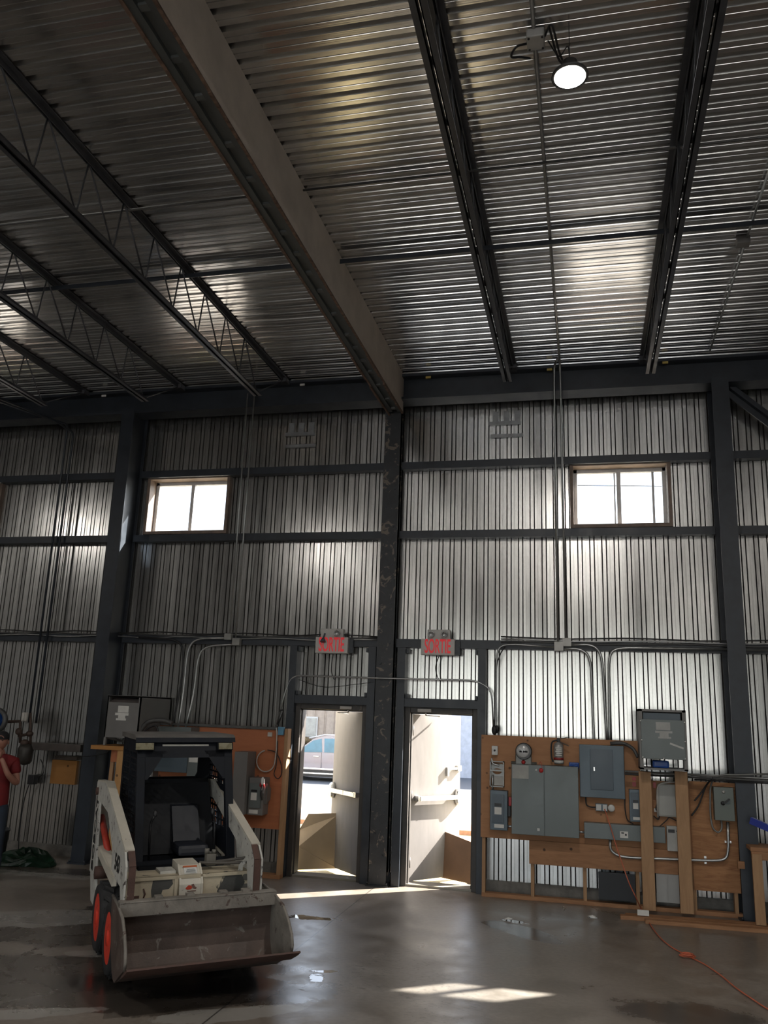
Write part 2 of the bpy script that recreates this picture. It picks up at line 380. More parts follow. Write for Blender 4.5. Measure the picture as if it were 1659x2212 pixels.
skin('wall_right', 'x', X1+.05, X1+.2, Y0-.2, 11.2, 0, ZD+.1, [], dim_wall)
skin('wall_near', 'y', Y0-.2, Y0-.05, X0-.2, X1+.2, 0, ZD+.1, [(-7.2, 4.6, 0, 4.3)], dim_wall)
cb = MB()
for a, b in ((X0, DOORS[0][0]-.1), (DOORS[1][1]+.12, X1)): cb.box(a, b, 10.90, 11.1, 0, .14)
tag(cb.build('baseboard_far', M('concrete_curb', (.16, .15, .135), .8, 0, .3, 9, .5)), kind='structure')
# ------------------------------------------------------------------ windows
wfm = M('window_frame_wood', (.19, .14, .11), .6, 0, .3, 8, .2); vinyl = M('window_vinyl', (.55, .56, .57), .4)
for i, (a, b, lo, hi) in enumerate(WINS):
    e = empty('window_%d' % (i+1), ((a+b)/2, 11.0, lo), kind='structure'); bs = e.location
    m = MB(); t = .045
    for q in ((a-t, a, lo-t, hi+t), (b, b+t, lo-t, hi+t), (a, b, lo-t, lo), (a, b, hi, hi+t)): m.box(q[0], q[1], 10.86, 11.14, q[2], q[3])
    m.build('window_frame', wfm, e, bs)
    m = MB(); t = .05; mid = (a+b)/2
    for q in ((a, a+t, lo, hi), (b-t, b, lo, hi), (a, b, lo, lo+t), (a, b, hi-t, hi)): m.box(q[0], q[1], 11.05, 11.12, q[2], q[3], .006)
    m.box(mid-.035, mid+.02, 11.04, 11.10, lo+t, hi-t, .006)
    if i == 2:
        m.box(b-.18, b-.15, 11.06, 11.09, lo+t, hi-t); m.box(mid-.07, mid-.05, 11.08, 11.11, lo+t, hi-t)
    m.build('sash', vinyl, e, bs)
    m = MB(); m.box(a+t, mid-.03, 11.085, 11.09, lo+t, hi-t); m.box(mid+.02, b-t, 11.065, 11.07, lo+t, hi-t); m.build('glass', glass_m, e, bs)
    if i == 1:
        m = MB(); m.box(b-.05, b-.02, 11.02, 11.05, (lo+hi)/2-.05, (lo+hi)/2+.08, .005); m.build('latch', black_m, e, bs)
# ------------------------------------------------------------------ wall steel: girts, columns, eave beam
def cbar(m, x0, x1, zc, h=.11, y0=10.80, y1=10.92):
    m.prism([(y0, zc-h/2), (y0, zc+h/2), (y1, zc+h/2), (y1, zc+h/2-.012), (y0+.012, zc+h/2-.012), (y0+.012, zc-h/2+.012), (y1, zc-h/2+.012), (y1, zc-h/2)], 'x', x0, x1)
bays = [(-13.9, -6.64, 'left of the left column'), (-6.41, -2.67, 'between the left and middle columns'), (-2.42, 1.59, 'between the middle and right columns'), (1.81, 7.9, 'right of the right column')]
for nm, z in (('upper', 5.385), ('middle', 4.415), ('lower', 2.96)):
    for x0, x1, w_ in bays:
        m = MB(); cbar(m, x0, x1, z, .10 if nm != 'lower' else .11); lb = {'upper': 'dark steel rail above the windows', 'middle': 'dark steel rail under the windows', 'lower': 'dark steel rail above the exit doors\' height'}[nm]
        tag(m.build('wall_girt', steel_dark, base=((x0+x1)/2, 10.86, z)), lb+', '+w_, 'girt', 'horizontal wall rails')
def column(x0, x1, y0, y1, mat, label):
    m = MB(); t = .02; m.box(x0, x1, y0, y0+t, 0, 6.3); m.box(x0, x1, y1-t, y1, 0, 6.3); c = (x0+x1)/2; m.box(c-.015, c+.06, y0+t, y1-t, 0, 6.3)
    e = empty('steel_column', (c, y0, 0), label=label, cat='column', group='steel wall columns')
    m.build('shaft', mat, e, e.location)
    m = MB(); m.box(x0-.03, x1+.03, y0-.03, y1, 0, .018)
    for sx in (x0-.01, x1+.01): m.cyl((sx, y0-.01, .018), (sx, y0-.01, .05), .012, 8)
    m.build('base_plate', mat, e, e.location)
    return e
column(-6.63, -6.43, 10.48, 10.9, steel_dark, 'dark steel column left of the loader, beside the amber plywood square')
column(1.60, 1.80, 10.48, 10.9, steel_dark, 'dark steel column right of the plywood board of electrical boxes')
column(-2.655, -2.435, 10.70, 10.95, steel_scuff, 'scuffed dark column with chipped paint between the two exit doors')
cc = MB()   # bolts on the middle column
for k in range(22): cc.cyl((-2.60 if k % 2 else -2.49, 10.70, .35+k*.26), (-2.60 if k % 2 else -2.49, 10.685, .35+k*.26), .014, 8)
colc = [o for o in bpy.data.objects if o.name.startswith('steel_column') and o.parent is None][-1]
cc.build('bolt_row', steel_dark, colc, colc.location)
m = MB()
m.prism([(10.50, 6.25), (10.50, 6.28), (10.64, 6.28), (10.64, 6.58), (10.50, 6.58), (10.50, 6.62), (10.80, 6.62), (10.80, 6.58), (10.66, 6.58), (10.66, 6.28), (10.80, 6.28), (10.80, 6.25)], 'x', -13.9, 7.9)
tag(m.build('eave_beam', steel_dark, base=(-2.5, 10.6, 6.4)), 'long dark navy steel beam running under the ceiling along the far wall', 'beam')
for k, px, py in ((0, 653, 831), (1, 925, 815), (2, 1187, 798), (3, 1437, 783), (4, 224, 855), (5, 838, 820)):
    p = at(px, py, y=10.49); m = MB(); m.box(p.x-.035, p.x+.035, 10.485, 10.5, p.z-.014, p.z+.014)
    lb = ['pale tag on eave beam, just left of the tan beam', 'yellow tag on the eave beam, just right of the tan beam', 'yellow tag on the eave beam near the pair of vertical conduits', 'yellow tag on the eave beam right of the rightmost joist', 'pale tag on the eave beam, leftmost of the row', 'yellow tag on the eave beam right at the end of the tan beam'][k]
    tag(m.build('beam_tag', M('tag_yellow', (.55, .42, .12), .6) if k not in (0, 4) else white_lb, base=p), lb, 'tag', 'tags on the eave beam')
m = MB(); m.obox((1.84, 10.7, 6.22), (2.9, 10.7, 5.2), .02, .16, (0, 0, 1)); m.obox((1.84, 10.66, 6.22), (2.9, 10.66, 5.2), .10, .02, (0, 0, 1))
tag(m.build('diagonal_brace', steel_dark, base=(2.8, 10.7, 5.3)), 'dark diagonal steel brace sloping down from the top of the right column', 'brace')
# ------------------------------------------------------------------ tan boxed beam
e = empty('boxed_beam', (-2.5, 10.6, 6.08), label='large tan board-clad beam running across the ceiling towards the middle column', cat='beam')
m = MB(); m.box(-2.41, -2.39, 1.0, 10.62, 6.10, ZD); m.box(-2.61, -2.59, 1.0, 10.62, 6.10, ZD); m.build('side_board', beam_board, e, e.location)
m = MB(); m.box(-2.59, -2.41, 1.0, 10.6, 6.14, 6.16); m.box(-2.59, -2.535, 1.0, 10.6, 6.105, 6.14); m.box(-2.465, -2.41, 1.0, 10.6, 6.105, 6.14); m.build('bottom_flange', M('flange_steel', (.10, .11, .11), .5, .3), e, e.location)
m = MB(); y = 1.2
while y < 10.5:
    m.box(-2.535, -2.465, y, y+.05, 6.118, 6.14); y += random.choice((.35, .5, .42))
m.build('slot_bridge', M('slot_bridge', (.13, .14, .14), .5, .3), e, e.location)
m = MB(); y = 1.0
while y < 10.6:
    L = random.uniform(.05, .3); tk = random.uniform(.004, .016) if y < 8.6 else random.uniform(.008, .05)
    m.box(-2.412, -2.387, y, y+L, 6.10-tk, 6.103); m.box(-2.613, -2.588, y+.1, y+L+.1, 6.10-tk*.6, 6.103); y += L
m.build('frayed_edge', rustm, e, e.location)
# ------------------------------------------------------------------ roof joists
def joist(x, zb, yend, label):
    e = empty('roof_joist', (x, yend, zb), label=label, cat='joist', group='open web roof joists'); b = e.location
    def chord(z0, z1, lip, ya, yb):
        m = MB()
        for s in (-1, 1): m.box(x+s*.008, x+s*.016, ya, yb, z0, z1); m.box(x+s*.008, x+s*.055, ya, yb, lip-.004, lip+.004)
        return m
    chord(6.575, 6.632, 6.628, 1.0, 10.5).build('top_chord', joist_m, e, b)
    chord(zb, zb+.055, zb+.004, 1.0, yend).build('bottom_chord', joist_m, e, b)
    m = MB(); P = []; y = yend-.05; k = 0
    while y > 1.0:
        m.tube([(x, y, zb+.03), (x, y-.5, 6.6)], .009, 6); m.tube([(x, y-.5, 6.6), (x, y-.58, zb+.03)], .008, 6)
        y -= .58
    m.tube([(x, yend-.05, zb+.03), (x, 10.45, 6.6)], .009, 6)
    m.build('web', joist_m, e, b)
    m = MB(); m.box(x-.06, x+.06, 10.38, 10.52, 6.56, 6.62); m.build('seat', joist_m, e, b)
for x, zb, ye, lb in ((-4.1, 6.02, 9.56, 'dark open web roof joist just left of the tan beam'), (-5.72, 6.03, 9.56, 'dark open web roof joist, second to the left of the tan beam'), (-7.3, 6.06, 9.6, 'dark open web roof joist, third to the left of the tan beam'),
        (-8.95, 6.06, 9.6, 'dark open web roof joist at the far left edge'), (-.88, 6.1, 9.75, 'dark open web roof joist just right of the tan beam'), (.8, 6.04, 9.6, 'dark open web roof joist right of the round lamp'), (2.45, 6.04, 9.6, 'dark open web roof joist beyond the right edge conduit'), (-10.6, 6.06, 9.6, 'dark open web roof joist nearest the left wall')):
    joist(x, zb, ye, lb)
for y, z, hh, lb in ((6.22, 6.58, .022, 'thin steel bridging rod crossing the joists near the round lamp'), (7.42, 6.57, .05, 'dark steel bridging angle crossing all the joists')):
    for (a, b, sd_) in ((-13.8, -2.62, 'left of the tan beam'), (-2.38, 7.8, 'right of the tan beam')):
        m = MB(); m.box(a, b, y-hh/2, y+hh/2, z-.004, z+.004)
        if hh > .03: m.box(a, b, y-hh/2, y-hh/2+.006, z-.045, z)
        else: m = MB().tube([(a, y, z), (b, y, z)], .011, 8)
        tag(m.build('joist_bridging', steel_dark if hh > .03 else conduit_dk, base=((a+b)/2, y, z)), lb+', '+sd_, 'bridging')
# ------------------------------------------------------------------ lamp and ceiling conduits
def conduit(name, pts, r, mat, label, cat='conduit', group=None, rad=.08, straps=0, base=None):
    m = MB(); P = rpath(pts, rad); m.tube(P, r, 8)
    o = m.build(name, mat, base=base or pts[0]); return tag(o, label, cat, group)
conduit('ceiling_conduit', [(-.26, 1.5, 6.6), (-.26, 10.44, 6.6), at(1211, 830, y=10.46), at(1222, 1378, y=10.70)], .014, conduit_m, 'grey conduit along the ceiling beside the lamp and down the wall, right of its pair', rad=.1)
conduit('wall_conduit', [(-.28, 10.25, 6.6), (-.33, 10.42, 6.58), at(1197, 815, y=10.46), at(1205, 1386, y=10.70)], .014, conduit_m, 'grey vertical conduit down the wall, left of the pair right of the middle column')
conduit('ceiling_conduit', [(1.57, 1.5, 6.6), (1.58, 10.3, 6.6)], .012, conduit_m, 'grey conduit along the ceiling at the right edge with a small box')
p = at(1605, 520, z=6.59); m = MB(); m.box(p.x-.06, p.x+.06, p.y-.05, p.y+.05, 6.54, 6.62, .008); tag(m.build('junction_box', grey_tr, base=p), 'small grey junction box on the right ceiling conduit', 'junction box')
e = empty('junction_box', (-.25, 4.86, 6.57), label='square grey junction box on the ceiling conduit beside the lit lamp', cat='junction box')
m = MB(); m.box(-.31, -.19, 4.80, 4.93, 6.53, 6.60, .01); m.build('box_body', M('box_galv', (.42, .42, .41), .5, .4), e, e.location)
for a in (-.295, -.205):
    for b in (4.815, 4.915): MB().cyl((a, b, 6.53), (a, b, 6.524), .008, 8).build('screw', black_m, e, e.location)
m = MB(); m.tube(spline([(-.31, 4.9, 6.57), (-.38, 4.86, 6.52), (-.42, 4.92, 6.5), (-.36, 4.98, 6.54), (-.3, 5.05, 6.58)]), .008, 6)
m.tube(spline([(-.19, 4.86, 6.57), (-.14, 4.78, 6.58), (-.1, 4.92, 6.5), (-.07, 5.02, 6.47), (-.11, 5.0, 6.52), (-.16, 4.8, 6.6)]), .008, 6); m.build('cable', cable_blk, e, e.location)
LP = at(1231, 165, z=6.2)
e = empty('high_bay_lamp', (LP.x, LP.y, 6.2), label='lit round high bay lamp hanging below the metal ceiling', cat='lamp')
m = MB(); m.lathe([(.0, .11), (.05, .11), (.055, .03), (.118, .012), (.122, -.004), (.114, -.006)], e.location, n=32); m.build('lamp_housing', M('lamp_housing', (.08, .08, .08), .4, .3), e, e.location)
m = MB(); m.lathe([(.113, 0), (.10, -.006), (.0, -.010)], Vector(e.location)+Vector((0, 0, -.001)), n=32)
m.build('lamp_lens', M('lamp_lens', (.9, .9, .9), .5, emit=(1, .95, .88), es=30), e, e.location)
m = MB(); m.tube(spline([(LP.x, LP.y, 6.31), (LP.x-.01, LP.y-.02, 6.42), (-.1, 5.0, 6.52), (-.17, 4.9, 6.57)]), .005, 6); m.tube([(LP.x, LP.y, 6.31), (LP.x, LP.y, 6.63)], .003, 6); m.build('lamp_cord', cable_blk, e, e.location)
ld = bpy.data.lights.new('lamp_light', 'AREA'); ld.shape = 'DISK'; ld.size = .22; ld.energy = 34; ld.color = (1, .95, .88); lo = bpy.data.objects.new('lamp_light', ld); COL.objects.link(lo); lo.parent = e; lo.location = (0, 0, -.03)
# further lamps of the hall, behind and beside the view
for k, (x, y) in enumerate(((-6.5, 1.0), (-.2, -2.5), (5.0, 3.5), (-6.5, -6.5), (4.0, -7.5), (-12, 4))):
    q = empty('high_bay_lamp', (x, y, 6.2), label='round high bay lamp of the hall behind the viewer, row place %s' % ['left front', 'middle', 'right front', 'left back', 'right back', 'far left'][k], cat='lamp', group='hall lamps')
    for ch in ('lamp_housing', 'lamp_lens'):
        c = bpy.data.objects[ch].copy(); COL.objects.link(c); c.parent = q
    l2 = lo.copy(); COL.objects.link(l2); l2.parent = q
# ------------------------------------------------------------------ exit doors
leaf_m = M('door_paint', (.24, .225, .215), .8, 0, .08, 4, .05, spots=(.2, .17, .14), sp_th=.72, sp_scale=16, stretch=(3, 3, .8))
[n for n in leaf_m.node_tree.nodes if n.type == 'BSDF_PRINCIPLED'][0].inputs['Specular IOR Level'].default_value = .1
for i, ((a, b), hx, ang) in enumerate(((DOORS[0], 1, math.atan2(.725, -.69)), (DOORS[1], -1, math.atan2(.79, .61)))):
    e = empty('door_%d' % (i+1), ((a+b)/2, 10.95, 0), kind='structure'); bs = e.location
    m = MB(); t = .07
    for q in ((a-t, a, 0, DZ+t), (b, b+t, 0, DZ+t), (a, b, DZ, DZ+t)):
        m.box(q[0], q[1], 10.84, 11.10, q[2], q[3], .006)
        if q[1] > q[0]: pass
    m.box(a, a+.015, 10.90, 10.97, 0, DZ); m.box(b-.015, b, 10.90, 10.97, 0, DZ); m.box(a, b, 10.90, 10.97, DZ-.015, DZ)
    m.build('door_frame', frame_dark, e, bs)
    m = MB()
    m.box(a-.17, a-t, 10.76, 10.92, 0, 2.90); m.box(b+t, b+.17, 10.76, 10.92, 0, 2.90); m.box(a-.07, b+.07, 10.78, 10.92, DZ+t, DZ+t+.11)
    for xx in (a-.06, b+.03):
        for zz in (2.86, 2.28): m.box(xx, xx+.03, 10.78, 10.9, zz-.03, zz+.03)
    m.build('steel_jamb', steel_dark, e, bs)
    m = MB(); m.box(a, b, 10.86, 11.10, 0, .025); m.build('threshold', M('sill_metal', (.28, .26, .22), .5, .5), e, bs)
    # leaf: own empty so its parts are built along x then turned
    H0 = Vector((b-.005 if hx > 0 else a+.005, 11.02, 0)); dv = Vector((math.cos(ang), math.sin(ang), 0)); nv = Vector((-dv.y, dv.x, 0))
    inner = -1 if nv.y > 0 else 1      # sign so that nv*inner faces the room side
    if hx > 0: inner = 1 if (nv*1).dot(Vector((-1, -1, 0))) > 0 else -1
    else: inner = 1 if nv.dot(Vector((1, -1, 0))) > 0 else -1
    def LP3(u, n_, z): return H0+dv*u+nv*(inner*n_)+Vector((0, 0, z))
    def lbox(m, u0, u1, n0, n1, z0, z1):
        vs = [LP3(u, n_, z) for z in (z0, z1) for n_ in (n0, n1) for u in (u0, u1)]
        m.add(vs, [(0, 2, 3, 1), (4, 5, 7, 6), (0, 1, 5, 4), (2, 6, 7, 3), (0, 4, 6, 2), (1, 3, 7, 5)])
    m = MB(); lbox(m, 0, .86, -.045, 0, .03, 2.06); leaf = m.build('door_leaf', leaf_m, e, bs)
    m = MB(); lbox(m, .10, .80, .035, .075, .985, 1.04); lbox(m, .06, .12, 0, .07, .98, 1.045); lbox(m, .40, .42, .075, .078, .985, 1.04)
    m.build('push_bar', alum, leaf, bs)
    m = MB(); c0 = LP3(.80, 0, 1.01); ax = nv*inner; m.lathe([(.055, 0), (.055, .05), (.045, .07), (0, .075)], c0, ax, 20, squash=(1, 1.9)); m.build('push_bar_end', alum, leaf, bs)
    m = MB()
    for zz in (.25, 1.05, 1.85): m.cyl(LP3(-.005, .005, zz-.06), LP3(-.005, .005, zz+.06), .012, 10)
    m.build('hinge', frame_dark, leaf, bs)
    m = MB(); m.box(b-.30 if hx > 0 else a+.10, b-.14 if hx > 0 else a+.28, 10.80, 10.85, DZ+.01, DZ+.05, .006); cx = b-.2 if hx > 0 else a+.2
    m.build('door_closer', M('closer_paint', (.35, .33, .31), .5, .3), e, bs)
    m = MB(); e1 = Vector((cx, 10.86, DZ-.03)); k1 = Vector((cx-hx*.16, 10.95, DZ-.035)); m.tube([Vector((cx, 10.86, DZ+.02)), e1], .01, 8); m.obox(e1, k1, .025, .01); m.obox(k1, LP3(.42, .03, 2.03), .022, .008)
    m.build('closer_arm', alum, e, bs)
    if i == 1:
        m = MB(); lbox(m, .62, .80, .02, .035, 1.36, 1.39); lbox(m, .78, .85, 0, .04, 1.34, 1.41); lbox(m, .60, .625, .0, .035, 1.28, 1.39); m.build('slide_bolt', alum, leaf, bs)
# boards leaning in the doorways
def board(name, pts, th, mat, label, cat, nrm=None):
    pts = [Vector(p) for p in pts]; nn = (pts[1]-pts[0]).cross(pts[2]-pts[0]).normalized()*th; k = len(pts)
    m = MB(); m.add(pts+[p+nn for p in pts], [list(range(k)), [i+k for i in range(k)][::-1]]+[(i, i+k, (i+1) % k+k, (i+1) % k) for i in range(k)])
    o = m.build(name, mat, base=pts[0]); return tag(o, label, cat)
osb = M('board_tan', (.36, .28, .19), .8, 0, .12, 3, .1, spots=(.10, .08, .06), sp_th=.76, sp_scale=6)
brn = M('board_brown', (.22, .13, .08), .8, 0, .15, 3, .1)
A = lambda x, y, yy: at(x, y, y=yy)
p0 = A(640, 1880, 11.22); q0 = A(728, 1877, 11.55)
pl = [Vector((p0.x, 11.22, .02)), Vector((q0.x, 11.55, .02)), Vector((q0.x, 11.57, .72)), Vector((q0.x-.40, 11.42, .70)), Vector((q0.x-.50, 11.36, .50)), Vector((q0.x-.56, 11.34, .36)), Vector((p0.x, 11.24, .30))]
board('leaning_board', pl, .015, osb, 'tan cut board with a notched edge leaning in the left exit doorway', 'board')
p0 = A(946, 1905, 11.55); q0 = A(1023, 1912, 11.22)
board('leaning_board', [Vector((p0.x, 11.55, .02)), Vector((q0.x+.02, 11.22, .02)), Vector((q0.x+.02, 11.24, .50)), Vector((p0.x, 11.58, .60))], .02, brn, 'brown rectangular board leaning in the right exit doorway', 'board')
# ------------------------------------------------------------------ exit signs
sign_m = M('sign_white', (.48, .47, .45), .5, 0, .05, 8); red_l = M('sign_red', (.35, .01, .015), .5, emit=(1, .05, .06), es=.12)
def exit_sign(l, t, r, b, tl, tt, tr, label, broken):
    Y = 10.70; x0, x1, z0, z1 = rectW(l, t, r, b, Y); e = empty('exit_sign', ((x0+x1)/2, Y, z0), label=label, cat='exit sign'); bs = e.location
    m = MB(); m.box(x0, x1, Y, 10.80, z0, z1, .008); m.build('sign_box', sign_m, e, bs)
    text_mesh('lettering', 'SORTIE', red_l, (z1-z0)*1.22, ((x0+x1)/2, Y-.003, (z0+z1)/2), ROT_WALL, e, .42, .003, bs, .003)
    a0, a1, c0, c1 = rectW(tl, tt, tr, t+2, Y+.01); m = MB(); m.box(a0, a1, Y+.01, 10.80, z1-.005, c1, .008); m.build('battery_box', sign_m, e, bs)
    m = MB(); m.box(x1, x1+.06, Y+.05, 10.8, z0+.01, z1-.02); m.build('side_bracket', steel_dark, e, bs)
    zc = (z1+c1)/2; w_ = a1-a0
    for k, fx in enumerate((.2, .78)):
        if broken and k == 0:
            m = MB(); m.tube([(a0+w_*fx, Y, zc-.01), (a0+w_*fx-.01, Y-.03, z1-.02)], .012, 8); m.lathe([(.018, 0), (.04, .05), (.03, .055)], (a0+w_*fx-.01, Y-.03, z1-.02), (0, -.3, -1), 16); m.build('lamp_head', grey_drk, e, bs); continue
        m = MB(); m.lathe([(.02, 0), (.042, .03), (.044, .06), (.034, .06), (.03, .045), (0, .04)], (a0+w_*fx, Y+.01, zc), (0, -1, -.15), 20); m.build('lamp_head', M('lamp_head_chrome', (.4, .4, .4), .25, .7), e, bs)
exit_sign(681, 1376, 751, 1411, 693, 1358, 741, 'left exit sign reading SORTIE with one lamp head hanging down', True)
exit_sign(909, 1380, 982, 1415, 923, 1360, 972, 'right exit sign reading SORTIE with two round lamp heads', False)
# wires from the signs
def wire(name, P, r, mat, label, cat='cable', n=8, group=None):
    pts = spline([Vector(p) for p in P], n); m = MB(); m.tube(pts, r, 6); return tag(m.build(name, mat, base=pts[0]), label, cat, group)
wire('sign_cable', [A(720, 1408, 10.8), A(716, 1440, 10.8), A(717, 1455, 10.8), A(722, 1468, 10.8)], .006, cable_blk, 'black cable hanging below the left exit sign')
wire('sign_cable', [A(950, 1414, 10.8), A(941, 1440, 10.8), A(945, 1462, 10.8), A(952, 1473, 10.8)], .006, cable_blk, 'black cable hanging below the right exit sign')
# ------------------------------------------------------------------ conduits along the wall
YG = 10.77
conduit('door_conduit', [A(598, 1565, YG), A(617, 1490, YG), A(632, 1459, YG), A(830, 1465, 10.66), A(1030, 1470, YG), A(1062, 1490, YG), A(1066, 1575, YG)], .011, conduit_m, 'grey conduit running across above both exit doors', rad=.12)
wire('loose_wire', [A(645, 1468, 10.74), A(700, 1484, 10.74), A(770, 1478, 10.74), A(800, 1474, 10.74)], .004, cable_blk, 'thin loose black wire draped along the conduit over the doors')
for k, (z, lb) in enumerate(((3.02, 'upper'), (2.985, 'middle'), (3.045, 'topmost'))):
    m = MB(); P = []
    for j in range(40): P.append((-13+j*.265, 10.785-.01*k, z+.012*math.sin(j*1.3+k*2)))
    m.tube(P, .009+.002*(k == 0), 6); tag(m.build('rail_cable', [conduit_dk, conduit_m, cable_blk][k], base=P[20]), '%s cable running along the lower wall rail left of the doors' % lb, 'cable')
for k in range(3):
    m = MB(); P = [(-1.05+j*.3, 10.785-.01*k, 2.99+.03*k+.01*math.sin(j*1.1+k)) for j in range(27)]
    m.tube(P, .010, 6); tag(m.build('rail_cable', [conduit_dk, conduit_m, cable_blk][k], base=P[5]), '%s cable running along the lower wall rail right of the doors' % ['lowest', 'middle', 'highest'][k], 'cable')
jb = [(484, 1368, 499, 1382, 'upper left grey junction box on the wall rail above the loader'), (501, 1378, 517, 1394, 'lower right grey junction box on the wall rail above the loader'),
      (1197, 1386, 1217, 1406, 'pale junction box, lower left of the pair right of the exit signs'), (1215, 1378, 1234, 1396, 'pale junction box, upper right of the pair right of the exit signs')]
for l, t, r, b, lb in jb:
    x0, x1, z0, z1 = rectW(l, t, r, b, 10.70); m = MB(); m.box(x0, x1, 10.70, 10.78, z0, z1, .006)
    for sx in (x0+.015, x1-.015): m.cyl((sx, 10.70, z1-.015), (sx, 10.695, z1-.015), .005, 6)
    tag(m.build('junction_box', white_pl if l > 1000 else M('box_grey', (.25, .25, .24), .5), base=((x0+x1)/2, 10.74, z0)), lb, 'junction box')
YC = 10.74
conduit('wall_conduit', [A(1216, 1402, YC), A(1255, 1401, YC), A(1276, 1420, YC), A(1283, 1600, YC), A(1284, 1610, YC)], .016, conduit_m, 'bent conduit from the pale junction boxes down to the grey panel, leftmost of three', rad=.2)
conduit('wall_conduit', [A(1233, 1393, YC), A(1280, 1392, YC), A(1300, 1412, YC), A(1307, 1530, YC), A(1312, 1610, YC)], .016, conduit_m, 'bent conduit from the pale junction boxes down to the grey panel, middle of three', rad=.2)
conduit('wall_conduit', [A(1659, 1404, YC), A(1335, 1399, YC), A(1315, 1412, YC), A(1317, 1560, YC), A(1317, 1612, YC)], .016, conduit_m, 'bent conduit from the right along the rail down to the grey panel, rightmost of three', rad=.2)
conduit('wall_conduit', [A(1196, 1398, YC), A(1100, 1391, YC), A(1078, 1397, YC), A(1072, 1420, YC), A(1071, 1560, YC), A(1068, 1612, YC)], .012, conduit_m, 'bent conduit dropping from the rail to the white switch on the plywood board corner', rad=.15)
wire('loose_wire', [A(1092, 1394, YC), A(1080, 1415, YC), A(1073, 1440, YC), A(1071, 1500, YC), A(1068, 1560, YC)], .008, cable_blk, 'black cable hanging down beside the conduit right of the right door')
m = MB(); p = A(1068, 1577, 10.72); m.ell(p, .035, .03, .06); m.ell(p+Vector((.03, .01, .01)), .02, .02, .05); tag(m.build('cable_knot', cable_blk, base=p), 'black knot of taped cable above the white switch', 'cable')
for (a1, a2, xe, nm) in ((((300, 1376), (395, 1382)), (396, 1440), 372, 'leftmost'), (((487, 1378), (425, 1379)), (405, 1400), 384, 'middle'), (((503, 1392), (450, 1395)), (428, 1412), 400, 'rightmost')):
    conduit('wall_conduit', [A(*a1[0], YC), A(*a1[1], YC), A(a2[0], a2[1], YC), A(a2[0]-9, 1500, YC), A(xe, 1575, 10.6)], .014, conduit_m if nm != 'leftmost' else cable_blk, 'curved conduit dropping from the rail to the boxes behind the loader, %s of three' % nm, rad=.25)
for k, (pa, pb, pc) in enumerate((((146, 917), (108, 1200), (60, 1600)), ((158, 935), (122, 1200), (78, 1590)))):
    q = [A(px, py, 10.74) for px, py in (pa, pb, pc)]; x = sum(v.x for v in q)/3; top = q[0].z
    yy = 9.7 if k == 0 else 9.9
    conduit('wall_pipe', [(-8.9 if k == 0 else -8.6, yy-2.5, 6.2), (x, yy+.3, 6.1), (x, 10.74, top), (x, 10.74, 1.75)], .017, steel_dark, 'dark vertical gas pipe on the far left wall, %s of two' % ('left' if k == 0 else 'right'), cat='pipe')
for k, (xx, lb) in enumerate(((-4.74, 'left'), (-4.58, 'right'))):
    conduit('wall_conduit', [A(*((535, 850), (550, 850))[k], 10.47), A(*((497, 1366), (509, 1378))[k], 10.68)], .011, conduit_m, 'thin conduit down the wall right of the left window, %s of two' % lb)
# patched louvre strips high on the wall
for l, t, r, b, lb in ((1056, 908, 1130, 944, 'right'), (615, 932, 682, 966, 'left')):
    x0, x1, z0, z1 = rectW(l, t, r, b, 10.9); m = MB(); m.box(x0, x1-.03, 10.90, 10.925, z1-.06, z1-.01); m.box(x0+.02, x1, 10.90, 10.925, z0, z0+.045)
    for k in range(3): m.box(x0+.05+k*.15, x0+.13+k*.15, 10.915, 10.927, z1-.02, z1+.14)
    tag(m.build('vent_patch', M('patch_metal', (.30, .31, .32), .4, .5, .2, 8), base=(x0, 10.9, z0)), 'galvanised patch with two cross strips high on the wall, %s of the middle column' % lb, 'patch')
# ------------------------------------------------------------------ right electrical board
YB = 10.63
def wb(m, l, t, r, b, Y, d, bev=0):
    x0, x1, z0, z1 = rectW(l, t, r, b, Y); m.box(x0, x1, Y, Y+d, z0, z1, bev); return x0, x1, z0, z1
def wthing(name, l, t, r, b, Y, d, mat, label, cat, bev=.006, group=None):
    m = MB(); x0, x1, z0, z1 = wb(m, l, t, r, b, Y, d, bev); return tag(m.build(name, mat, base=((x0+x1)/2, Y+d, z0)), label, cat, group), (x0, x1, z0, z1)
wthing('plywood_board', 1039, 1594, 1384, 1820, YB, .018, plywood, 'large orange plywood board right of the right door carrying grey electrical boxes', 'board', 0)
wthing('plywood_board', 1384, 1688, 1494, 1884, YB+.004, .018, plywood, 'orange plywood piece behind the two upright timbers', 'board', 0)
wthing('plywood_board', 1494, 1690, 1594, 1926, YB, .018, plywood_s, 'plywood board with streaky grain beside the right column', 'board', 0)
wthing('timber_plank', 1143, 1826, 1464, 1878, YB-.03, .028, lumber_x, 'pale horizontal plank under the electrical boxes', 'plank', .003)
m = MB(); x0, x1, z0, z1 = rectW(1040, 1820, 1600, 1930, YB)
e = empty('stud_frame', ((x0+x1)/2, YB+.05, 0), label='low timber stud frame standing under the plywood board', cat='frame'); bs = e.location
m.box(x0, x1, YB+.02, YB+.12, 0, .045, .003); m.build('sole_plate', lumber_x, e, bs)
for px in (1044, 1150, 1263, 1377, 1499, 1588):
    x = A(px, 1880, YB).x; m = MB(); m.box(x-.02, x+.02, YB+.02, YB+.11, .045, 1.2, .003); m.build('stud', lumber, e, bs)
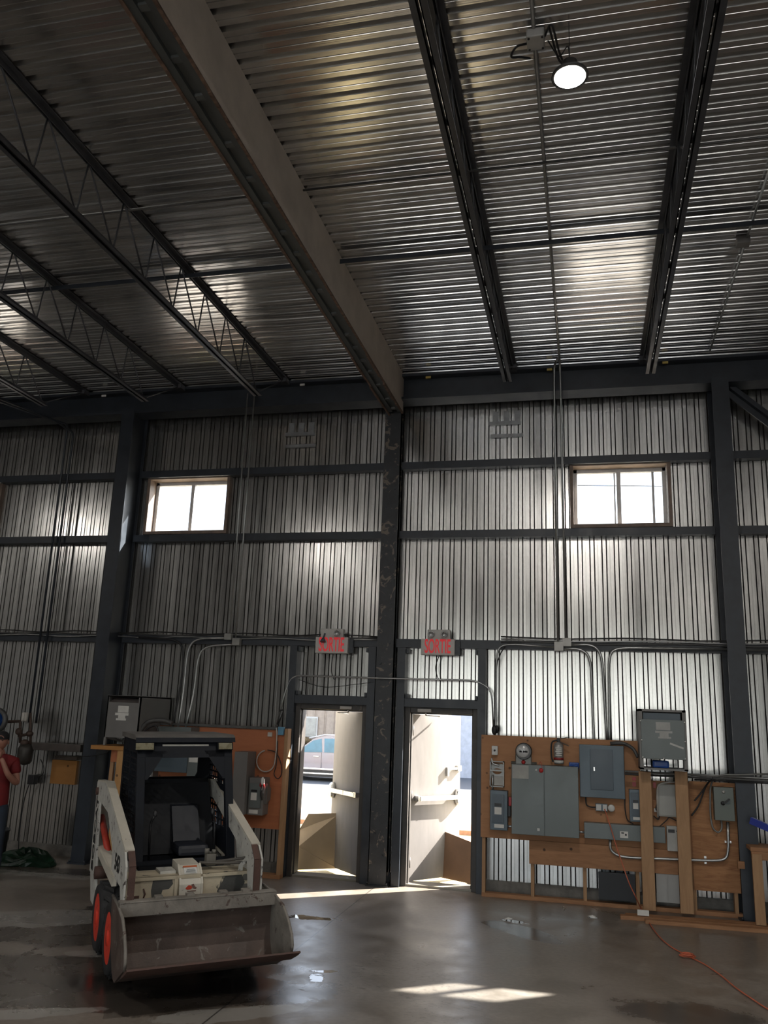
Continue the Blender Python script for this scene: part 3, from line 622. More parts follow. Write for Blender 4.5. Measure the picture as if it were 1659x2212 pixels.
# big two door cabinet
YF = YB-.22; x0, x1, z0, z1 = rectW(1105, 1654, 1250, 1806, YF); xm = A(1176, 1730, YF).x
e = empty('electrical_cabinet', ((x0+x1)/2, YB, z0), label='large grey two door electrical cabinet with a paper label top left', cat='cabinet'); bs = e.location
m = MB(); m.box(x0, x1, YF+.01, YB, z0, z1, .004); m.build('body', grey_box, e, bs)
m = MB(); m.box(x0, xm-.003, YF, YF+.012, z0, z1, .004); d1 = m.build('door', grey_box, e, bs)
m = MB(); m.box(xm+.003, x1, YF, YF+.012, z0, z1, .004); d2 = m.build('door', grey_box, e, bs)
m = MB(); m.box(x0+.01, x0+.20, YF-.002, YF, z1-.16, z1-.01); m.build('paper_label', M('label_grey', (.33, .33, .31), .6), d1, bs)
m = MB(); m.lathe([(.014, 0), (.014, .006), (0, .008)], (xm-.09, YF, z1-.055), (0, -1, 0), 14); m.build('button', white_pl, d1, bs)
m = MB(); m.lathe([(.026, 0), (.026, .008), (0, .01)], (xm-.035, YF, z1-.055), (0, -1, 0), 18); m.tube(spline([(xm-.06, YF-.01, z1+.01), (xm-.04, YF-.01, z1+.04), (xm-.02, YF-.01, z1-.03)]), .003, 5); tag(m.build('button', red_m, d1, bs), 'red button')
m = MB(); m.box(xm-.085, xm-.055, YF-.008, YF, z0+.05, z0+.08, .003); m.build('latch', white_pl, d1, bs)
# meter
YM = YB-.12; c = A(1131, 1623, YM); e = empty('electric_meter', (c.x, YB, c.z-.15), label='round glass electric meter above the large cabinet', cat='meter'); bs = e.location
m = MB(); m.box(c.x-.10, c.x+.09, YM+.04, YB, c.z-.165, c.z-.02, .01); m.box(c.x-.06, c.x+.06, YM+.03, YB, c.z-.05, c.z+.05, .01); m.cyl((c.x-.15, YM+.06, c.z-.14), (c.x+.15, YM+.06, c.z-.14), .02, 10); m.build('meter_base', M('meter_base', (.16, .16, .15), .4, .5), e, bs)
m = MB(); m.lathe([(.098, .08), (.098, 0), (.090, -.01)], (c.x, YM, c.z), (0, 1, 0), 28); m.build('ring', M('meter_ring', (.06, .06, .06), .4, .4), e, bs)
m = MB(); m.lathe([(.078, 0), (.078, .015), (.06, .03), (0, .035)], (c.x-.008, YM-.0, c.z), (0, -1, 0), 28); mf = m.build('dial', M('meter_dial', (.5, .5, .5), .25, .1), e, bs)
m = MB(); m.box(c.x-.05, c.x+.05, YM-.034, YM-.03, c.z-.012, c.z+.006)
for k in range(3): m.lathe([(.012, 0), (.0, .002)], (c.x-.03+k*.03, YM-.034, c.z-.002), (0, -1, 0), 12)
m.build('register', black_m, mf, bs)
m = MB(); m.lathe([(.025, 0), (.02, .012), (0, .014)], (c.x-.005, YM+.035, c.z-.125), (0, -1, 0), 14); tag(m.build('seal', red_m, e, bs), 'red seal')
# extinguisher
YE = YB-.07; c = A(1207, 1650, YE); t_ = A(1206, 1601, YE); e = empty('fire_extinguisher', (c.x, YE, c.z), label='small silver fire extinguisher hanging on the plywood above the cabinet', cat='fire extinguisher'); bs = e.location; hh = t_.z-c.z
m = MB(); m.lathe([(.05, 0), (.058, .01), (.058, hh*.78), (.048, hh*.88), (.02, hh*.96), (.018, hh)], (c.x, YE, c.z), n=24); m.build('cylinder', M('ext_silver', (.30, .29, .28), .35, .3, .3, 14), e, bs)
m = MB(); m.lathe([(.0595, hh*.17), (.0595, hh*.28)], (c.x, YE, c.z), n=24); m.build('band', M('ext_band', (.22, .02, .02), .5), e, bs)
m = MB(); m.lathe([(.0595, hh*.04), (.0595, hh*.15)], (c.x, YE, c.z), n=24); m.build('lower_band', M('ext_white', (.5, .5, .48), .5), e, bs)
m = MB()
for k in range(5): m.box(c.x-.035+(k % 2)*.01, c.x+.04, YE-.0605, YE-.058, c.z+hh*(.36+k*.08), c.z+hh*(.36+k*.08)+.012)
m.build('label_print', white_lb, e, bs)
m = MB(); m.obox((c.x, YE-.02, c.z+hh+.02), (c.x+.13, YE-.03, c.z+hh+.055), .02, .008); m.obox((c.x, YE-.02, c.z+hh+.0), (c.x+.12, YE-.03, c.z+hh-.05), .02, .008); m.box(c.x-.02, c.x+.02, YE-.02, YE+.02, c.z+hh-.01, c.z+hh+.035, .004); m.build('handle', black_m, e, bs)
m = MB(); m.tube(spline([(c.x-.015, YE-.02, c.z+hh+.01), (c.x-.07, YE-.03, c.z+hh-.01), (c.x-.085, YE-.03, c.z+hh*.7), (c.x-.08, YE-.03, c.z+hh*.3), (c.x-.065, YE-.03, c.z+.02)]), .009, 8); m.build('hose', cable_blk, e, bs)
o, q = wthing('blue_wire_block', 1229, 1647, 1251, 1660, YB-.06, .06, blue_m, 'small blue plastic block on the plywood beside the extinguisher', 'fitting', .01)
m = MB()
for fx in (.3, .7): m.lathe([(.02, 0), (.018, .012), (0, .012)], (q[0]+(q[1]-q[0])*fx, YB-.06, (q[2]+q[3])/2), (0, -1, 0), 14)
o2 = m.build('knob', blue_m, o, o.location)
# panelboard
x0, x1, z0, z1 = rectW(1252, 1610, 1349, 1724, YB-.10); e = empty('breaker_panel', ((x0+x1)/2, YB, z0), label='blue grey breaker panel with a darker inset door', cat='panel'); bs = e.location
m = MB(); m.box(x0, x1, YB-.10, YB, z0, z1, .006); m.build('panel_cover', grey_blue, e, bs)
w_ = x1-x0; h_ = z1-z0; m = MB(); m.box(x0+w_*.24, x0+w_*.75, YB-.108, YB-.10, z0+h_*.15, z1-h_*.08, .003); dd = m.build('door', grey_drk, e, bs)
m = MB(); m.box(x0+w_*.31, x0+w_*.35, YB-.118, YB-.108, z0+h_*.50, z0+h_*.58, .003); m.build('latch', alum, dd, bs)
# switch at corner
o, q = wthing('toggle_switch', 1062, 1611, 1075, 1631, YB-.06, .06, white_pl, 'white toggle switch box at the top left of the plywood board', 'switch')
m = MB(); xx = (q[0]+q[1])/2; zz = (q[2]+q[3])/2; m.lathe([(.012, 0), (.012, .004), (0, .004)], (xx, YB-.06, zz), (0, -1, 0), 14); m.box(xx-.004, xx+.004, YB-.08, YB-.06, zz-.005, zz+.012); m.build('lever', black_m, o, o.location)
# open bracket
x0, x1, z0, z1 = rectW(1058, 1644, 1089, 1700, YB-.05); e = empty('open_meter_socket', ((x0+x1)/2, YB, z0), label='empty open metal box with an oval hole left of the large cabinet', cat='box'); bs = e.location
gm = M('socket_metal', (.30, .30, .29), .45, .5, .2, 12)
m = MB()
for q in ((x0, x0+.012, z0, z1), (x1-.012, x1, z0, z1), (x0, x1, z0, z0+.012), (x0, x1, z1-.012, z1)): m.box(q[0], q[1], YB-.06, YB, q[2], q[3])
m.box(x0, x1, YB-.05, YB-.03, z1-.12, z1-.10); m.build('box_rim', gm, e, bs)
m = MB(); n = 20; cx, cz = (x0+x1)/2, (z0+z1)/2+.03; ov = [(cx+.055*math.cos(2*math.pi*k/n), cz+.035*math.sin(2*math.pi*k/n)) for k in range(n)]
sq = []
for k in range(n):
    a = 2*math.pi*k/n; ca, sa = math.cos(a), math.sin(a); s_ = min(.085/max(abs(ca), 1e-6), .085/max(abs(sa), 1e-6)); sq.append((cx+ca*s_, cz+sa*s_))
m.ring(sq, ov, 'y', YB-.02, YB-.01); m.build('back_plate', gm, e, bs)
m = MB(); m.box(x0+.05, x1-.01, YB-.05, YB-.03, z0+.02, z0+.12); m.build('terminal_block', M('term', (.38, .37, .35), .6), e, bs)
m = MB(); m.tube([(x0+.035, YB-.05, z0-.04), (x0+.035, YB-.05, z0+.14)], .012, 8); m.tube(spline([(x0+.02, YB-.05, z1+.03), (x0+.04, YB-.06, z1-.03), (x0+.11, YB-.05, z1-.05)]), .012, 8); m.build('lead', conduit_m, e, bs)
# disconnect switches
def disconnect(l, t, r, b, label, handle='r', half=False):
    YD = YB-.13; x0, x1, z0, z1 = rectW(l, t, r, b, YD); e = empty('disconnect_switch', ((x0+x1)/2, YB, z0), label=label, cat='switch box'); bs = e.location; w_, h_ = x1-x0, z1-z0
    m = MB(); m.box(x0, x1, YD+.02, YB, z0, z1, .006); m.build('body', grey_blue, e, bs)
    m = MB(); m.box(x0+w_*.14, x1-w_*.2, YD, YD+.03, z0+h_*.2, z1-h_*.1, .014); c_ = m.build('cover', grey_drk, e, bs)
    m = MB(); m.box(x0+w_*.27, x1-w_*.33, YD-.002, YD, z0+h_*.40, z0+h_*.58); m.build('rating_label', white_lb, c_, bs)
    m = MB(); m.box(x0+w_*.27, x1-w_*.33, YD-.002, YD, z0+h_*.60, z0+h_*.68)
    m.build('warning_label', black_m, c_, bs)
    m = MB(); m.box(x0+w_*.25, x1-w_*.2, YD+.018, YD+.02, z0+h_*.06, z0+h_*.15); m.build('name_label', white_lb, e, bs)
    m = MB(); m.box(x1, x1+.035, YD+.05, YD+.10, z0+h_*.35, z0+h_*.85, .006); m.build('handle_guard', black_m, e, bs)
    m = MB(); m.box(x1+.01, x1+.045, YD+.04, YD+.06, z0+h_*.62, z0+h_*.85, .006); tag(m.build('handle', red_m, e, bs), 'red handle'); return e
disconnect(1058, 1708, 1096, 1794, 'blue grey disconnect switch with red side handle left of the large cabinet')
disconnect(1360, 1706, 1388, 1776, 'blue grey disconnect switch partly behind the left upright timber')
m = MB(); p = A(1100, 1785, YB-.06); q = A(1110, 1786, YB-.06); m.cyl((p.x-.03, p.y, p.z), (q.x, p.y, p.z), .014, 10); tag(m.build('pipe_nipple', conduit_m, base=p), 'short pipe joining the left disconnect to the large cabinet', 'pipe')
m = MB(); p = A(1250, 1797, YB-.06); q = A(1263, 1797, YB-.06); m.cyl((p.x-.02, p.y, p.z), (q.x+.01, p.y, p.z), .014, 10); tag(m.build('pipe_nipple', conduit_m, base=p), 'short pipe joining the large cabinet to the long wiring trough', 'pipe')
# outlet pair
x0, x1, z0, z1 = rectW(1288, 1738, 1311, 1751, YB-.05); e = empty('wall_outlet', ((x0+x1)/2, YB, z0), label='white outlet and round plug cover under the breaker panel', cat='outlet'); bs = e.location
m = MB(); m.box(x0-.008, x1+.008, YB-.045, YB, z0-.008, z1+.008, .004); m.build('box_body', grey_blue, e, bs)
m = MB(); m.box(x0, x0+.055, YB-.05, YB-.044, z0, z1, .002); m.box(x0+.075, x1, YB-.05, YB-.044, z0, z1, .002); m.build('faceplate', white_pl, e, bs)
m = MB(); m.lathe([(.04, 0), (.04, .06), (.034, .068), (0, .07)], (x1+.05, YB, (z0+z1)/2), (0, -1, 0), 20); m.build('round_cover', white_pl, e, bs)
wire('outlet_cable', [A(1265, 1722, YB-.03), A(1267, 1738, YB-.03), A(1276, 1743, YB-.03), A(1288, 1744, YB-.03)], .008, cable_blk, 'black cable from the breaker panel to the white outlet')
# wiring trough
x0, x1, z0, z1 = rectW(1262, 1782, 1437, 1816, YB-.12); e = empty('wiring_trough', ((x0+x1)/2, YB, z0), label='long grey wiring trough right of the large cabinet', cat='trough'); bs = e.location
m = MB(); m.box(x0, x1, YB-.12, YB, z0, z1, .004); m.build('trough_body', grey_box, e, bs)
p = A(1348, 1803, YB-.12); m = MB(); m.box(p.x-.045, p.x+.045, YB-.123, YB-.12, p.z-.035, p.z+.035); lb_ = m.build('paper_label', white_lb, e, bs)
m = MB(); m.box(p.x-.03, p.x, YB-.1245, YB-.123, p.z+.01, p.z+.025); m.box(p.x+.01, p.x+.03, YB-.1245, YB-.123, p.z-.01, p.z+.01); m.build('print', black_m, lb_, bs)
# EMT conduit loop
conduit('board_conduit', [A(1318, 1812, YB-.05), A(1318, 1838, YB-.05), A(1342, 1852, YB-.05), A(1560, 1860, YB-.05), A(1574, 1848, YB-.05), A(1572, 1776, YB-.05)], .016, conduit_m, 'silver conduit curving along the bottom of the plywood board up to the right switch box', rad=.16)
for k, (px, py) in enumerate(((1524, 1858), (1573, 1819), (1346, 1853))):
    p = A(px, py, YB-.02); m = MB(); m.box(p.x-.035, p.x+.035, YB-.012, YB, p.z-.012, p.z+.012) if k == 1 else m.box(p.x-.012, p.x+.012, YB-.012, YB, p.z-.04, p.z+.04)
    tag(m.build('conduit_strap', alum, base=p), 'strap holding the silver conduit, %s' % ['right of the upright timbers', 'on its vertical end', 'by its left bend'][k], 'strap')
# right switch box
YD = YB-.12; x0, x1, z0, z1 = rectW(1543, 1701, 1586, 1773, YD); e = empty('switch_box', ((x0+x1)/2, YB, z0), label='grey green switch box with a black lever at the right end of the board', cat='switch box'); bs = e.location
m = MB(); m.box(x0, x1, YD, YB, z0, z1, .005); m.build('body', M('grey_green', (.13, .15, .135), .45, .1, .08, 4), e, bs)
m = MB(); m.obox((x0+.10, YD-.02, z1-.17), (x1-.05, YD-.035, z1-.12), .025, .02); m.lathe([(.022, 0), (.022, .02), (0, .022)], (x0+.09, YD, z1-.17), (0, -1, 0), 12); m.build('lever', black_m, e, bs)
m = MB(); m.lathe([(.018, 0), (0, .004)], ((x0+x1)/2, YD, z1-.05), (0, -1, 0), 14); m.build('badge', white_lb, e, bs)
m = MB(); m.box(x0+.12, x0+.17, YD-.002, YD, z0+.20, z0+.207); m.box(x0+.12, x0+.17, YD-.002, YD, z0+.18, z0+.187); m.build('print', grey_drk, e, bs)
conduit('flex_conduit', [A(1659, 1672, 10.42), A(1600, 1674, 10.42), A(1555, 1673, 10.42), A(1534, 1690, YB-.06), A(1534, 1760, YB-.06), A(1539, 1790, YB-.06), A(1552, 1800, YB-.06), A(1560, 1790, YB-.06), A(1558, 1772, YB-.06)], .010, M('flex_grey', (.2, .2, .19), .5, .3), 'grey flexible conduit looping from the right wall under the grey green switch box', rad=.12)
wire('board_cable', [A(1500, 1730, YB-.04), A(1515, 1712, YB-.05), A(1530, 1690, YB-.08), A(1540, 1680, 10.45)], .010, cable_blk, 'upper black cable slanting over the streaky plywood')
wire('board_cable', [A(1494, 1762, YB-.04), A(1510, 1738, YB-.05), A(1524, 1700, YB-.08), A(1538, 1682, 10.45)], .010, cable_blk, 'lower black cable slanting over the streaky plywood')
for k, (ya, yb) in enumerate(((1668, 1680), (1673, 1686), (1681, 1695))):
    p = A(1350 if k < 2 else 1500, ya, 10.45); q = A(1659, yb, 10.45); z = (p.z+q.z)/2; m = MB(); m.tube([(p.x, 10.462-.001*k, z), (5.5, 10.462-.001*k, z)], .013 if k < 2 else .009, 8)
    tag(m.build('horizontal_pipe', [conduit_m, conduit_dk, cable_blk][k], base=(p.x, 10.42, z)), 'horizontal pipe running right past the right column, %s of three' % ['top', 'middle', 'bottom'][k], 'pipe')
# light panel and thermostat box
wthing('metal_sheet', 1421, 1694, 1463, 1765, YB-.06, .06, M('pale_panel', (.34, .34, .32), .5, .1, .06, 3), 'pale grey metal box between the two upright timbers', 'box', .02)
conduit('panel_hose', [A(1421, 1765, YB-.05), A(1419, 1710, YB-.05), A(1422, 1694, YB-.05), A(1440, 1690, YB-.05), A(1462, 1690, YB-.05)], .010, cable_wht, 'white hose running round the pale grey metal box', cat='hose')
wire('panel_cable', [A(1412, 1762, YB-.03), A(1422, 1770, YB-.03), A(1424, 1755, YB-.04), A(1417, 1748, YB-.04), A(1420, 1735, YB-.04)], .007, cable_blk, 'black cable looping left of the pale grey metal box')
wire('panel_cable', [A(1424, 1786, YB-.03), A(1440, 1772, YB-.03), A(1446, 1766, YB-.03), A(1463, 1774, YB-.03)], .006, cable_blk, 'black cable hanging under the pale grey metal box')
o, q = wthing('control_box', 1441, 1785, 1467, 1839, YB-.07, .07, M('control_white', (.42, .42, .40), .5), 'pale control box with a dark display behind the right upright timber', 'box')
m = MB(); m.box(q[0]+.015, q[0]+.085, YB-.073, YB-.07, q[3]-.07, q[3]-.035); m.box(q[0]+.10, q[0]+.11, YB-.073, YB-.07, q[3]-.055, q[3]-.045); m.build('display', black_m, o, o.location)
for k, (l, t, r, b, lb) in enumerate(((1366, 1679, 1374, 1686, 'upper left'), (1366, 1689, 1374, 1699, 'lower left'), (1411, 1690, 1417, 1702, 'right'))):
    wthing('red_tag', l, t, r, b, YB-.006, .006, red_m, 'small red tag on the plywood under the right transformer, %s' % lb, 'tag', 0)
wthing('white_clip', 1413, 1746, 1420, 1754, YB-.03, .03, white_pl, 'small white clip on the plywood beside the left upright timber', 'clip', .003)
# right transformer
YT = 10.22; x0, x1, z0, z1 = rectW(1381, 1533, 1484, 1664, YT); e = empty('transformer', ((x0+x1)/2, 10.5, z0), label='large grey transformer standing on the two upright timbers', cat='transformer'); bs = e.location; h_ = z1-z0
m = MB(); m.box(x0, x0+.02, YT+.02, 10.58, z0, z1); m.box(x1-.02, x1, YT+.02, 10.58, z0, z1); m.box(x0, x1, YT, 10.58, z1-.025, z1); m.box(x0, x1, YT, 10.58, z0, z0+.02); m.box(x0, x1, 10.56, 10.58, z0+h_*.2, z1)
m.box(x0, x0+.04, YT, YT+.03, z0, z1); m.box(x1-.04, x1, YT, YT+.03, z0, z1); m.build('housing', grey_tr, e, bs)
m = MB(); m.box(x0+.02, x1-.02, YT-.012, YT, z0+h_*.18, z1-h_*.17, .004); fr_ = m.build('front_cover', grey_box, e, bs)
m = MB(); m.box(x0+.05, x1-.06, YT+.02, YT+.03, z1-h_*.18, z1-h_*.06); m.build('louvre', grey_drk, e, bs)
wd = x1-x0; m = MB(); m.box(x0+wd*.36, x0+wd*.66, YT-.015, YT-.012, z0+h_*.66, z0+h_*.79); m.box(x0+wd*.34, x0+wd*.70, YT-.015, YT-.012, z0+h_*.61, z0+h_*.645); m.box(x0+wd*.43, x0+wd*.62, YT-.016, YT-.012, z0+h_*.55, z0+h_*.61); m.box(x0+wd*.40, x0+wd*.67, YT-.015, YT-.012, z0+h_*.52, z0+h_*.55); m.build('paper_label', M('lab2', (.38, .38, .37), .6), fr_, bs)
m = MB(); m.obox((x0+wd*.64, YT-.014, z0+h_*.445), (x0+wd*.92, YT-.014, z0+h_*.37), .004, .02); m.build('tape_strip', M('tape', (.5, .5, .48), .6), fr_, bs)
for fx, fz in ((.04, .80), (.96, .80), (.05, .48), (.96, .48), (.06, .2), (.5, .195), (.95, .2)):
    m = MB(); m.lathe([(.011, 0), (.008, .006), (0, .006)], (x0+wd*fx, YT-.012, z0+h_*fz), (0, -1, 0), 8); m.build('screw', alum, fr_, bs)
m = MB(); m.box(x0+.14, x0+.32, 10.3, 10.42, z0+.02, z0+.10, .02); m.build('coil_foot', blue_m, e, bs)
conduit('transformer_hose', [A(1318, 1606, YB-.05), A(1345, 1604, YB-.05), A(1368, 1616, 10.52), A(1378, 1636, 10.48)], .02, conduit_dk, 'dark hose from the top of the breaker panel to the right transformer', rad=.15)
wire('panel_cable', [A(1350, 1725, YB-.03), A(1350, 1745, YB-.03), A(1355, 1770, YB-.03), A(1368, 1780, YB-.03)], .007, cable_blk, 'black cable curving down right of the breaker panel')
# two upright timbers
for l, r, lb in ((1384, 1411, 'left'), (1463, 1491, 'right')):
    x0 = A(l, 1800, 10.40).x; x1 = A(r, 1800, 10.40).x; zt = A((l+r)/2, 1667, 10.40).z; m = MB(); m.box(x0, x1, 10.40, 10.44, .05, zt, .004); tag(m.build('upright_timber', lumber, base=((x0+x1)/2, 10.42, .05)), '%s of the two upright timbers under the right transformer' % lb, 'timber')
o, q = wthing('black_sheet', 1293, 1886, 1372, 1945, YB-.03, .012, black_sht, 'black sheet leaning under the plywood board', 'sheet', 0)
wthing('white_sheet', 1418, 1888, 1467, 1950, YB-.02, .012, M('pale_sheet', (.36, .36, .35), .7, 0, .08, 3), 'pale sheet between the feet of the two upright timbers', 'sheet', 0)
# floor lumber
lz = [((.36, 10.20), (3.2, 10.42), .02, 'upper'), ((.30, 10.12), (3.4, 10.30), .02, 'middle'), ((.55, 10.02), (3.3, 10.12), .02, 'front')]
for k, (a, b, h, lb) in enumerate(lz):
    m = MB(); m.obox((a[0], a[1], h), (b[0], b[1], h), .085, .038); tag(m.build('floor_lumber', lumber_x, base=(a[0], a[1], 0)), '%s board of the timber lying on the floor at the foot of the wall, right' % lb, 'board', 'timber boards on the floor by the right wall')
m = MB(); m.box(.48, .60, 10.135, 10.16, .045, .10); tag(m.build('paper_tag', white_lb, base=(.5, 10.15, .045)), 'white paper tag on the timber lying on the floor', 'tag')
wthing('wood_block', 1594, 1861, 1609, 1877, 10.44, .04, lumber_x, 'small wooden block fixed to the foot of the right column', 'block', .003)
wthing('wood_block', 1580, 1712, 1586, 1740, YB-.02, .03, lumber, 'slim wooden block at the right edge of the streaky plywood', 'block', .003)
# crate frame at the right edge
e = empty('timber_crate', (2.05, 10.3, 0), label='timber crate frame at the right edge of the photo', cat='crate'); bs = e.location
zt = A(1640, 1836, 10.2).z; xl = A(1626, 1900, 10.2).x
m = MB(); m.box(xl, 3.2, 10.18, 10.22, zt-.10, zt-.02, .003); m.box(xl, 3.2, 10.22, 10.6, zt-.02, zt+.02, .003); m.build('rail', lumber_x, e, bs)
for xx in (xl, xl+.17, xl+.5, xl+.95): m = MB(); m.box(xx, xx+.10, 10.16, 10.2, .045, zt-.04, .003); m.build('slat', lumber, e, bs)
m = MB(); m.obox(A(1622, 1772, 10.3), A(1700, 1806, 10.1), .05, .07); tag(m.build('blue_bar', M('blue_bar', (.03, .05, .30), .4), base=A(1640, 1785, 10.2)), 'blue painted metal bar at the right edge above the timber crate', 'bar')
# orange cord
cpts = [A(1306, 1748, YB-.06), A(1311, 1762, YB-.10), A(1320, 1790, YB-.16), A(1332, 1830, YB-.22), A(1345, 1868, 10.36), A(1358, 1905, 10.28), A(1372, 1935, 10.15)]
fl = [at(px, py, z=.012) for px, py in ((1388, 1972), (1415, 2012), (1445, 2042), (1484, 2064), (1520, 2082), (1556, 2106), (1590, 2134), (1625, 2158), (1662, 2182), (1760, 2240))]
m = MB(); m.tube(spline(cpts+[Vector((fl[0].x, fl[0].y, .03))]+fl[1:], 8), .006, 8)
p = at(1485, 2065, z=.02)
for k in range(3): m.tube([p+Vector(((.07-.01*k)*math.cos(a*.5), (.035+.008*k)*math.sin(a*.5), .008*k)) for a in range(13)], .006, 6)
tag(m.build('extension_cord', orange_m, base=fl[0]), 'orange extension cord hanging from the outlet and snaking over the floor', 'cord')
# ------------------------------------------------------------------ left electrical board
wthing('plywood_board', 336, 1572, 616, 1783, YB, .018, plywood_r, 'reddish plywood board behind the loader, left of the left exit door', 'board', 0)
x0 = A(609, 1700, YB).x; m = MB(); m.box(x0, x0+.045, YB-.02, YB+.11, .05, A(618, 1574, YB).z, .003); tag(m.build('timber_post', lumber, base=(x0, YB, .05)), 'tall timber post at the right edge of the reddish plywood board', 'post')
m = MB(); m.box(A(400, 1880, YB).x, x0+.05, YB-.02, YB+.1, 0, .05, .003); tag(m.build('sole_plate', lumber_x, base=(x0, YB, 0)), 'timber plate on the floor under the reddish plywood board', 'plank')
wthing('board_rail', 345, 1566, 610, 1571, YB-.03, .03, conduit_dk, 'thin dark rail along the top of the reddish plywood board', 'rail', 0)
wthing('cable_box', 600, 1570, 612, 1588, YB-.05, .05, ltblue_m, 'light blue switch box at the top right of the reddish plywood', 'switch')
wthing('wall_plate', 578, 1582, 587, 1591, YB-.03, .03, cable_wht, 'small white wall plate on the reddish plywood', 'plate', .003)
c = A(574, 1644, YB-.03); R_ = .125
P = [Vector((c.x+R_*math.cos(a), YB-.03, c.z+R_*math.sin(a)*1.05)) for a in [math.radians(q) for q in range(100, 365, 15)]]
m = MB(); m.tube(P+[A(597, 1620, YB-.04), A(598, 1585, YB-.04), A(597, 1572, YB-.04)], .008, 8); tag(m.build('coiled_cable', cable_wht, base=c), 'white cable hanging in a round loop on the reddish plywood', 'cable')
wire('loop_cable', [A(578, 1620, YB-.03), A(596, 1626, YB-.03), A(607, 1650, YB-.03), A(608, 1672, YB-.03), A(600, 1682, YB-.03), A(592, 1672, YB-.03), A(597, 1650, YB-.03), A(600, 1600, YB-.03)], .006, cable_blk, 'dark cable hanging in a long loop beside the white coiled cable')
wire('door_cable', [A(600, 1570, YB-.03), A(605, 1555, 10.75), A(611, 1540, 10.75), A(611, 1534, 10.75), A(603, 1536, 10.75)], .008, cable_blk, 'black cable rising from the light blue box beside the left door')
def gbox(name, l, t, r, b, dep, mat, label, cat='box', lab=None):
    Y = YB-dep; m = MB(); x0, x1, z0, z1 = wb(m, l, t, r, b, Y, dep+.006, .006); o = tag(m.build(name, mat, base=((x0+x1)/2, YB, z0)), label, cat)
    if lab:
        w_, h_ = x1-x0, z1-z0; m = MB(); m.box(x0+w_*lab[0], x0+w_*lab[1], Y-.002, Y, z0+h_*lab[2], z0+h_*lab[3]); m.build('paper_label', white_lb, o, o.location)
    return o
gbox('tall_enclosure', 502, 1624, 531, 1760, .28, grey_tr, 'tall grey enclosure on the reddish plywood right of the loader cab')
gbox('wiring_trough', 340, 1570, 412, 1600, .25, grey_box, 'grey wiring box just above the loader roof', 'trough')
gbox('panel_box', 334, 1634, 404, 1668, .20, grey_blue, 'blue grey panel seen through the loader cab', 'panel')
gbox('panel_box', 404, 1634, 436, 1680, .22, grey_box, 'grey panel with a paper label seen through the loader cab', 'panel', (.1, .9, .72, .97))
gbox('small_enclosure', 308, 1650, 330, 1690, .15, grey_tr, 'small grey box with a white label seen at the left in the loader cab window', 'box', (.1, .8, .05, .5))
YD = YB-.195; x0, x1, z0, z1 = rectW(536, 1680, 569, 1761, YD); e = empty('disconnect_switch', ((x0+x1)/2, YB, z0), label='grey disconnect switch with a red and black handle on the reddish plywood', cat='switch box'); bs = e.location; w_, h_ = x1-x0, z1-z0
m = MB(); m.box(x0, x1, YD, YB, z0, z1, .006); m.build('body', grey_tr, e, bs)
m = MB(); m.box(x0+w_*.1, x1-w_*.15, YD-.02, YD, z0+h_*.2, z1-h_*.15, .01); c_ = m.build('cover', grey_box, e, bs)
m = MB(); m.box(x0+w_*.22, x0+w_*.6, YD-.023, YD-.02, z0+h_*.4, z0+h_*.6); m.build('rating_label', white_lb, c_, bs)
m = MB(); m.box(x0+w_*.22, x0+w_*.6, YD-.023, YD-.02, z0+h_*.62, z0+h_*.68); m.build('warning_label', black_m, c_, bs)
m = MB(); m.box(x0+w_*.12, x0+w_*.7, YD-.003, YD, z0+h_*.04, z0+h_*.14); m.build('name_label', white_lb, e, bs)
m = MB(); m.prism([(YD+.02, z0+h_*.35), (YD+.02, z0+h_*.8), (YD-.04, z0+h_*.6)], 'x', x1, x1+.02); m.prism([(YD+.05, z0+h_*.3), (YD+.05, z0+h_*.85), (YB-.02, z0+h_*.7), (YB-.02, z0+h_*.4)], 'x', x1, x1+.03); m.build('handle_guard', grey_tr, e, bs)
m = MB(); m.tube(spline([(x1-.005, YD-.03, z0+h_*.42), (x1-.015, YD-.06, z0+h_*.6), (x1-.005, YD-.05, z0+h_*.84)]), .010, 8); m.build('handle', black_m, e, bs)
m = MB(); m.ell((x1-.005, YD-.05, z0+h_*.93), .022, .02, .05); tag(m.build('handle_grip', M('grip_white', (.75, .75, .75), .5), e, bs), 'white handle grip')
m = MB(); m.ell((x1-.02, YD-.02, z0+h_*.82), .035, .02, .035); tag(m.build('handle_hub', red_m, e, bs), 'red handle hub')
# left transformer on its wooden stand
YT = 10.05; x0, x1, z0, z1 = rectW(229, 1503, 301, 1594, YT); e = empty('transformer', ((x0+x1)/2, 10.4, z0), label='dark grey transformer with paper labels left of the loader cab', cat='transformer'); bs = e.location; h_ = z1-z0; wd = x1-x0
m = MB(); m.box(x0, x0+.015, YT, 10.88, z0, z1); m.box(x1-.015, x1, YT, 10.88, z0, z1); m.box(x0, x1, YT, 10.88, z1-.015, z1+.005); m.box(x0, x1, 10.86, 10.88, z0, z1); m.box(x0, x1, YT, YT+.015, z0, z1-h_*.16); m.box(x0, x0+.02, YT, YT+.02, z1-h_*.16, z1); m.box(x1-.03, x1, YT, YT+.02, z1-h_*.16, z1); m.box(x0, x1, YT, YT+.02, z1-h_*.03, z1)
m.box(x0+.02, x1-.02, YT+.03, 10.8, z0+.01, z0+.03); m.build('housing', grey_tr, e, bs)
m = MB(); m.add([(x0+.02, YT, z1-h_*.17), (x1-.03, YT, z1-h_*.17), (x1-.05, YT+.10, z1-h_*.06), (x0+.04, YT+.10, z1-h_*.06)], [(0, 1, 2, 3)]); m.build('louvre', M('rusty_louvre', (.10, .085, .08), .6, 0, .3, 9), e, bs)
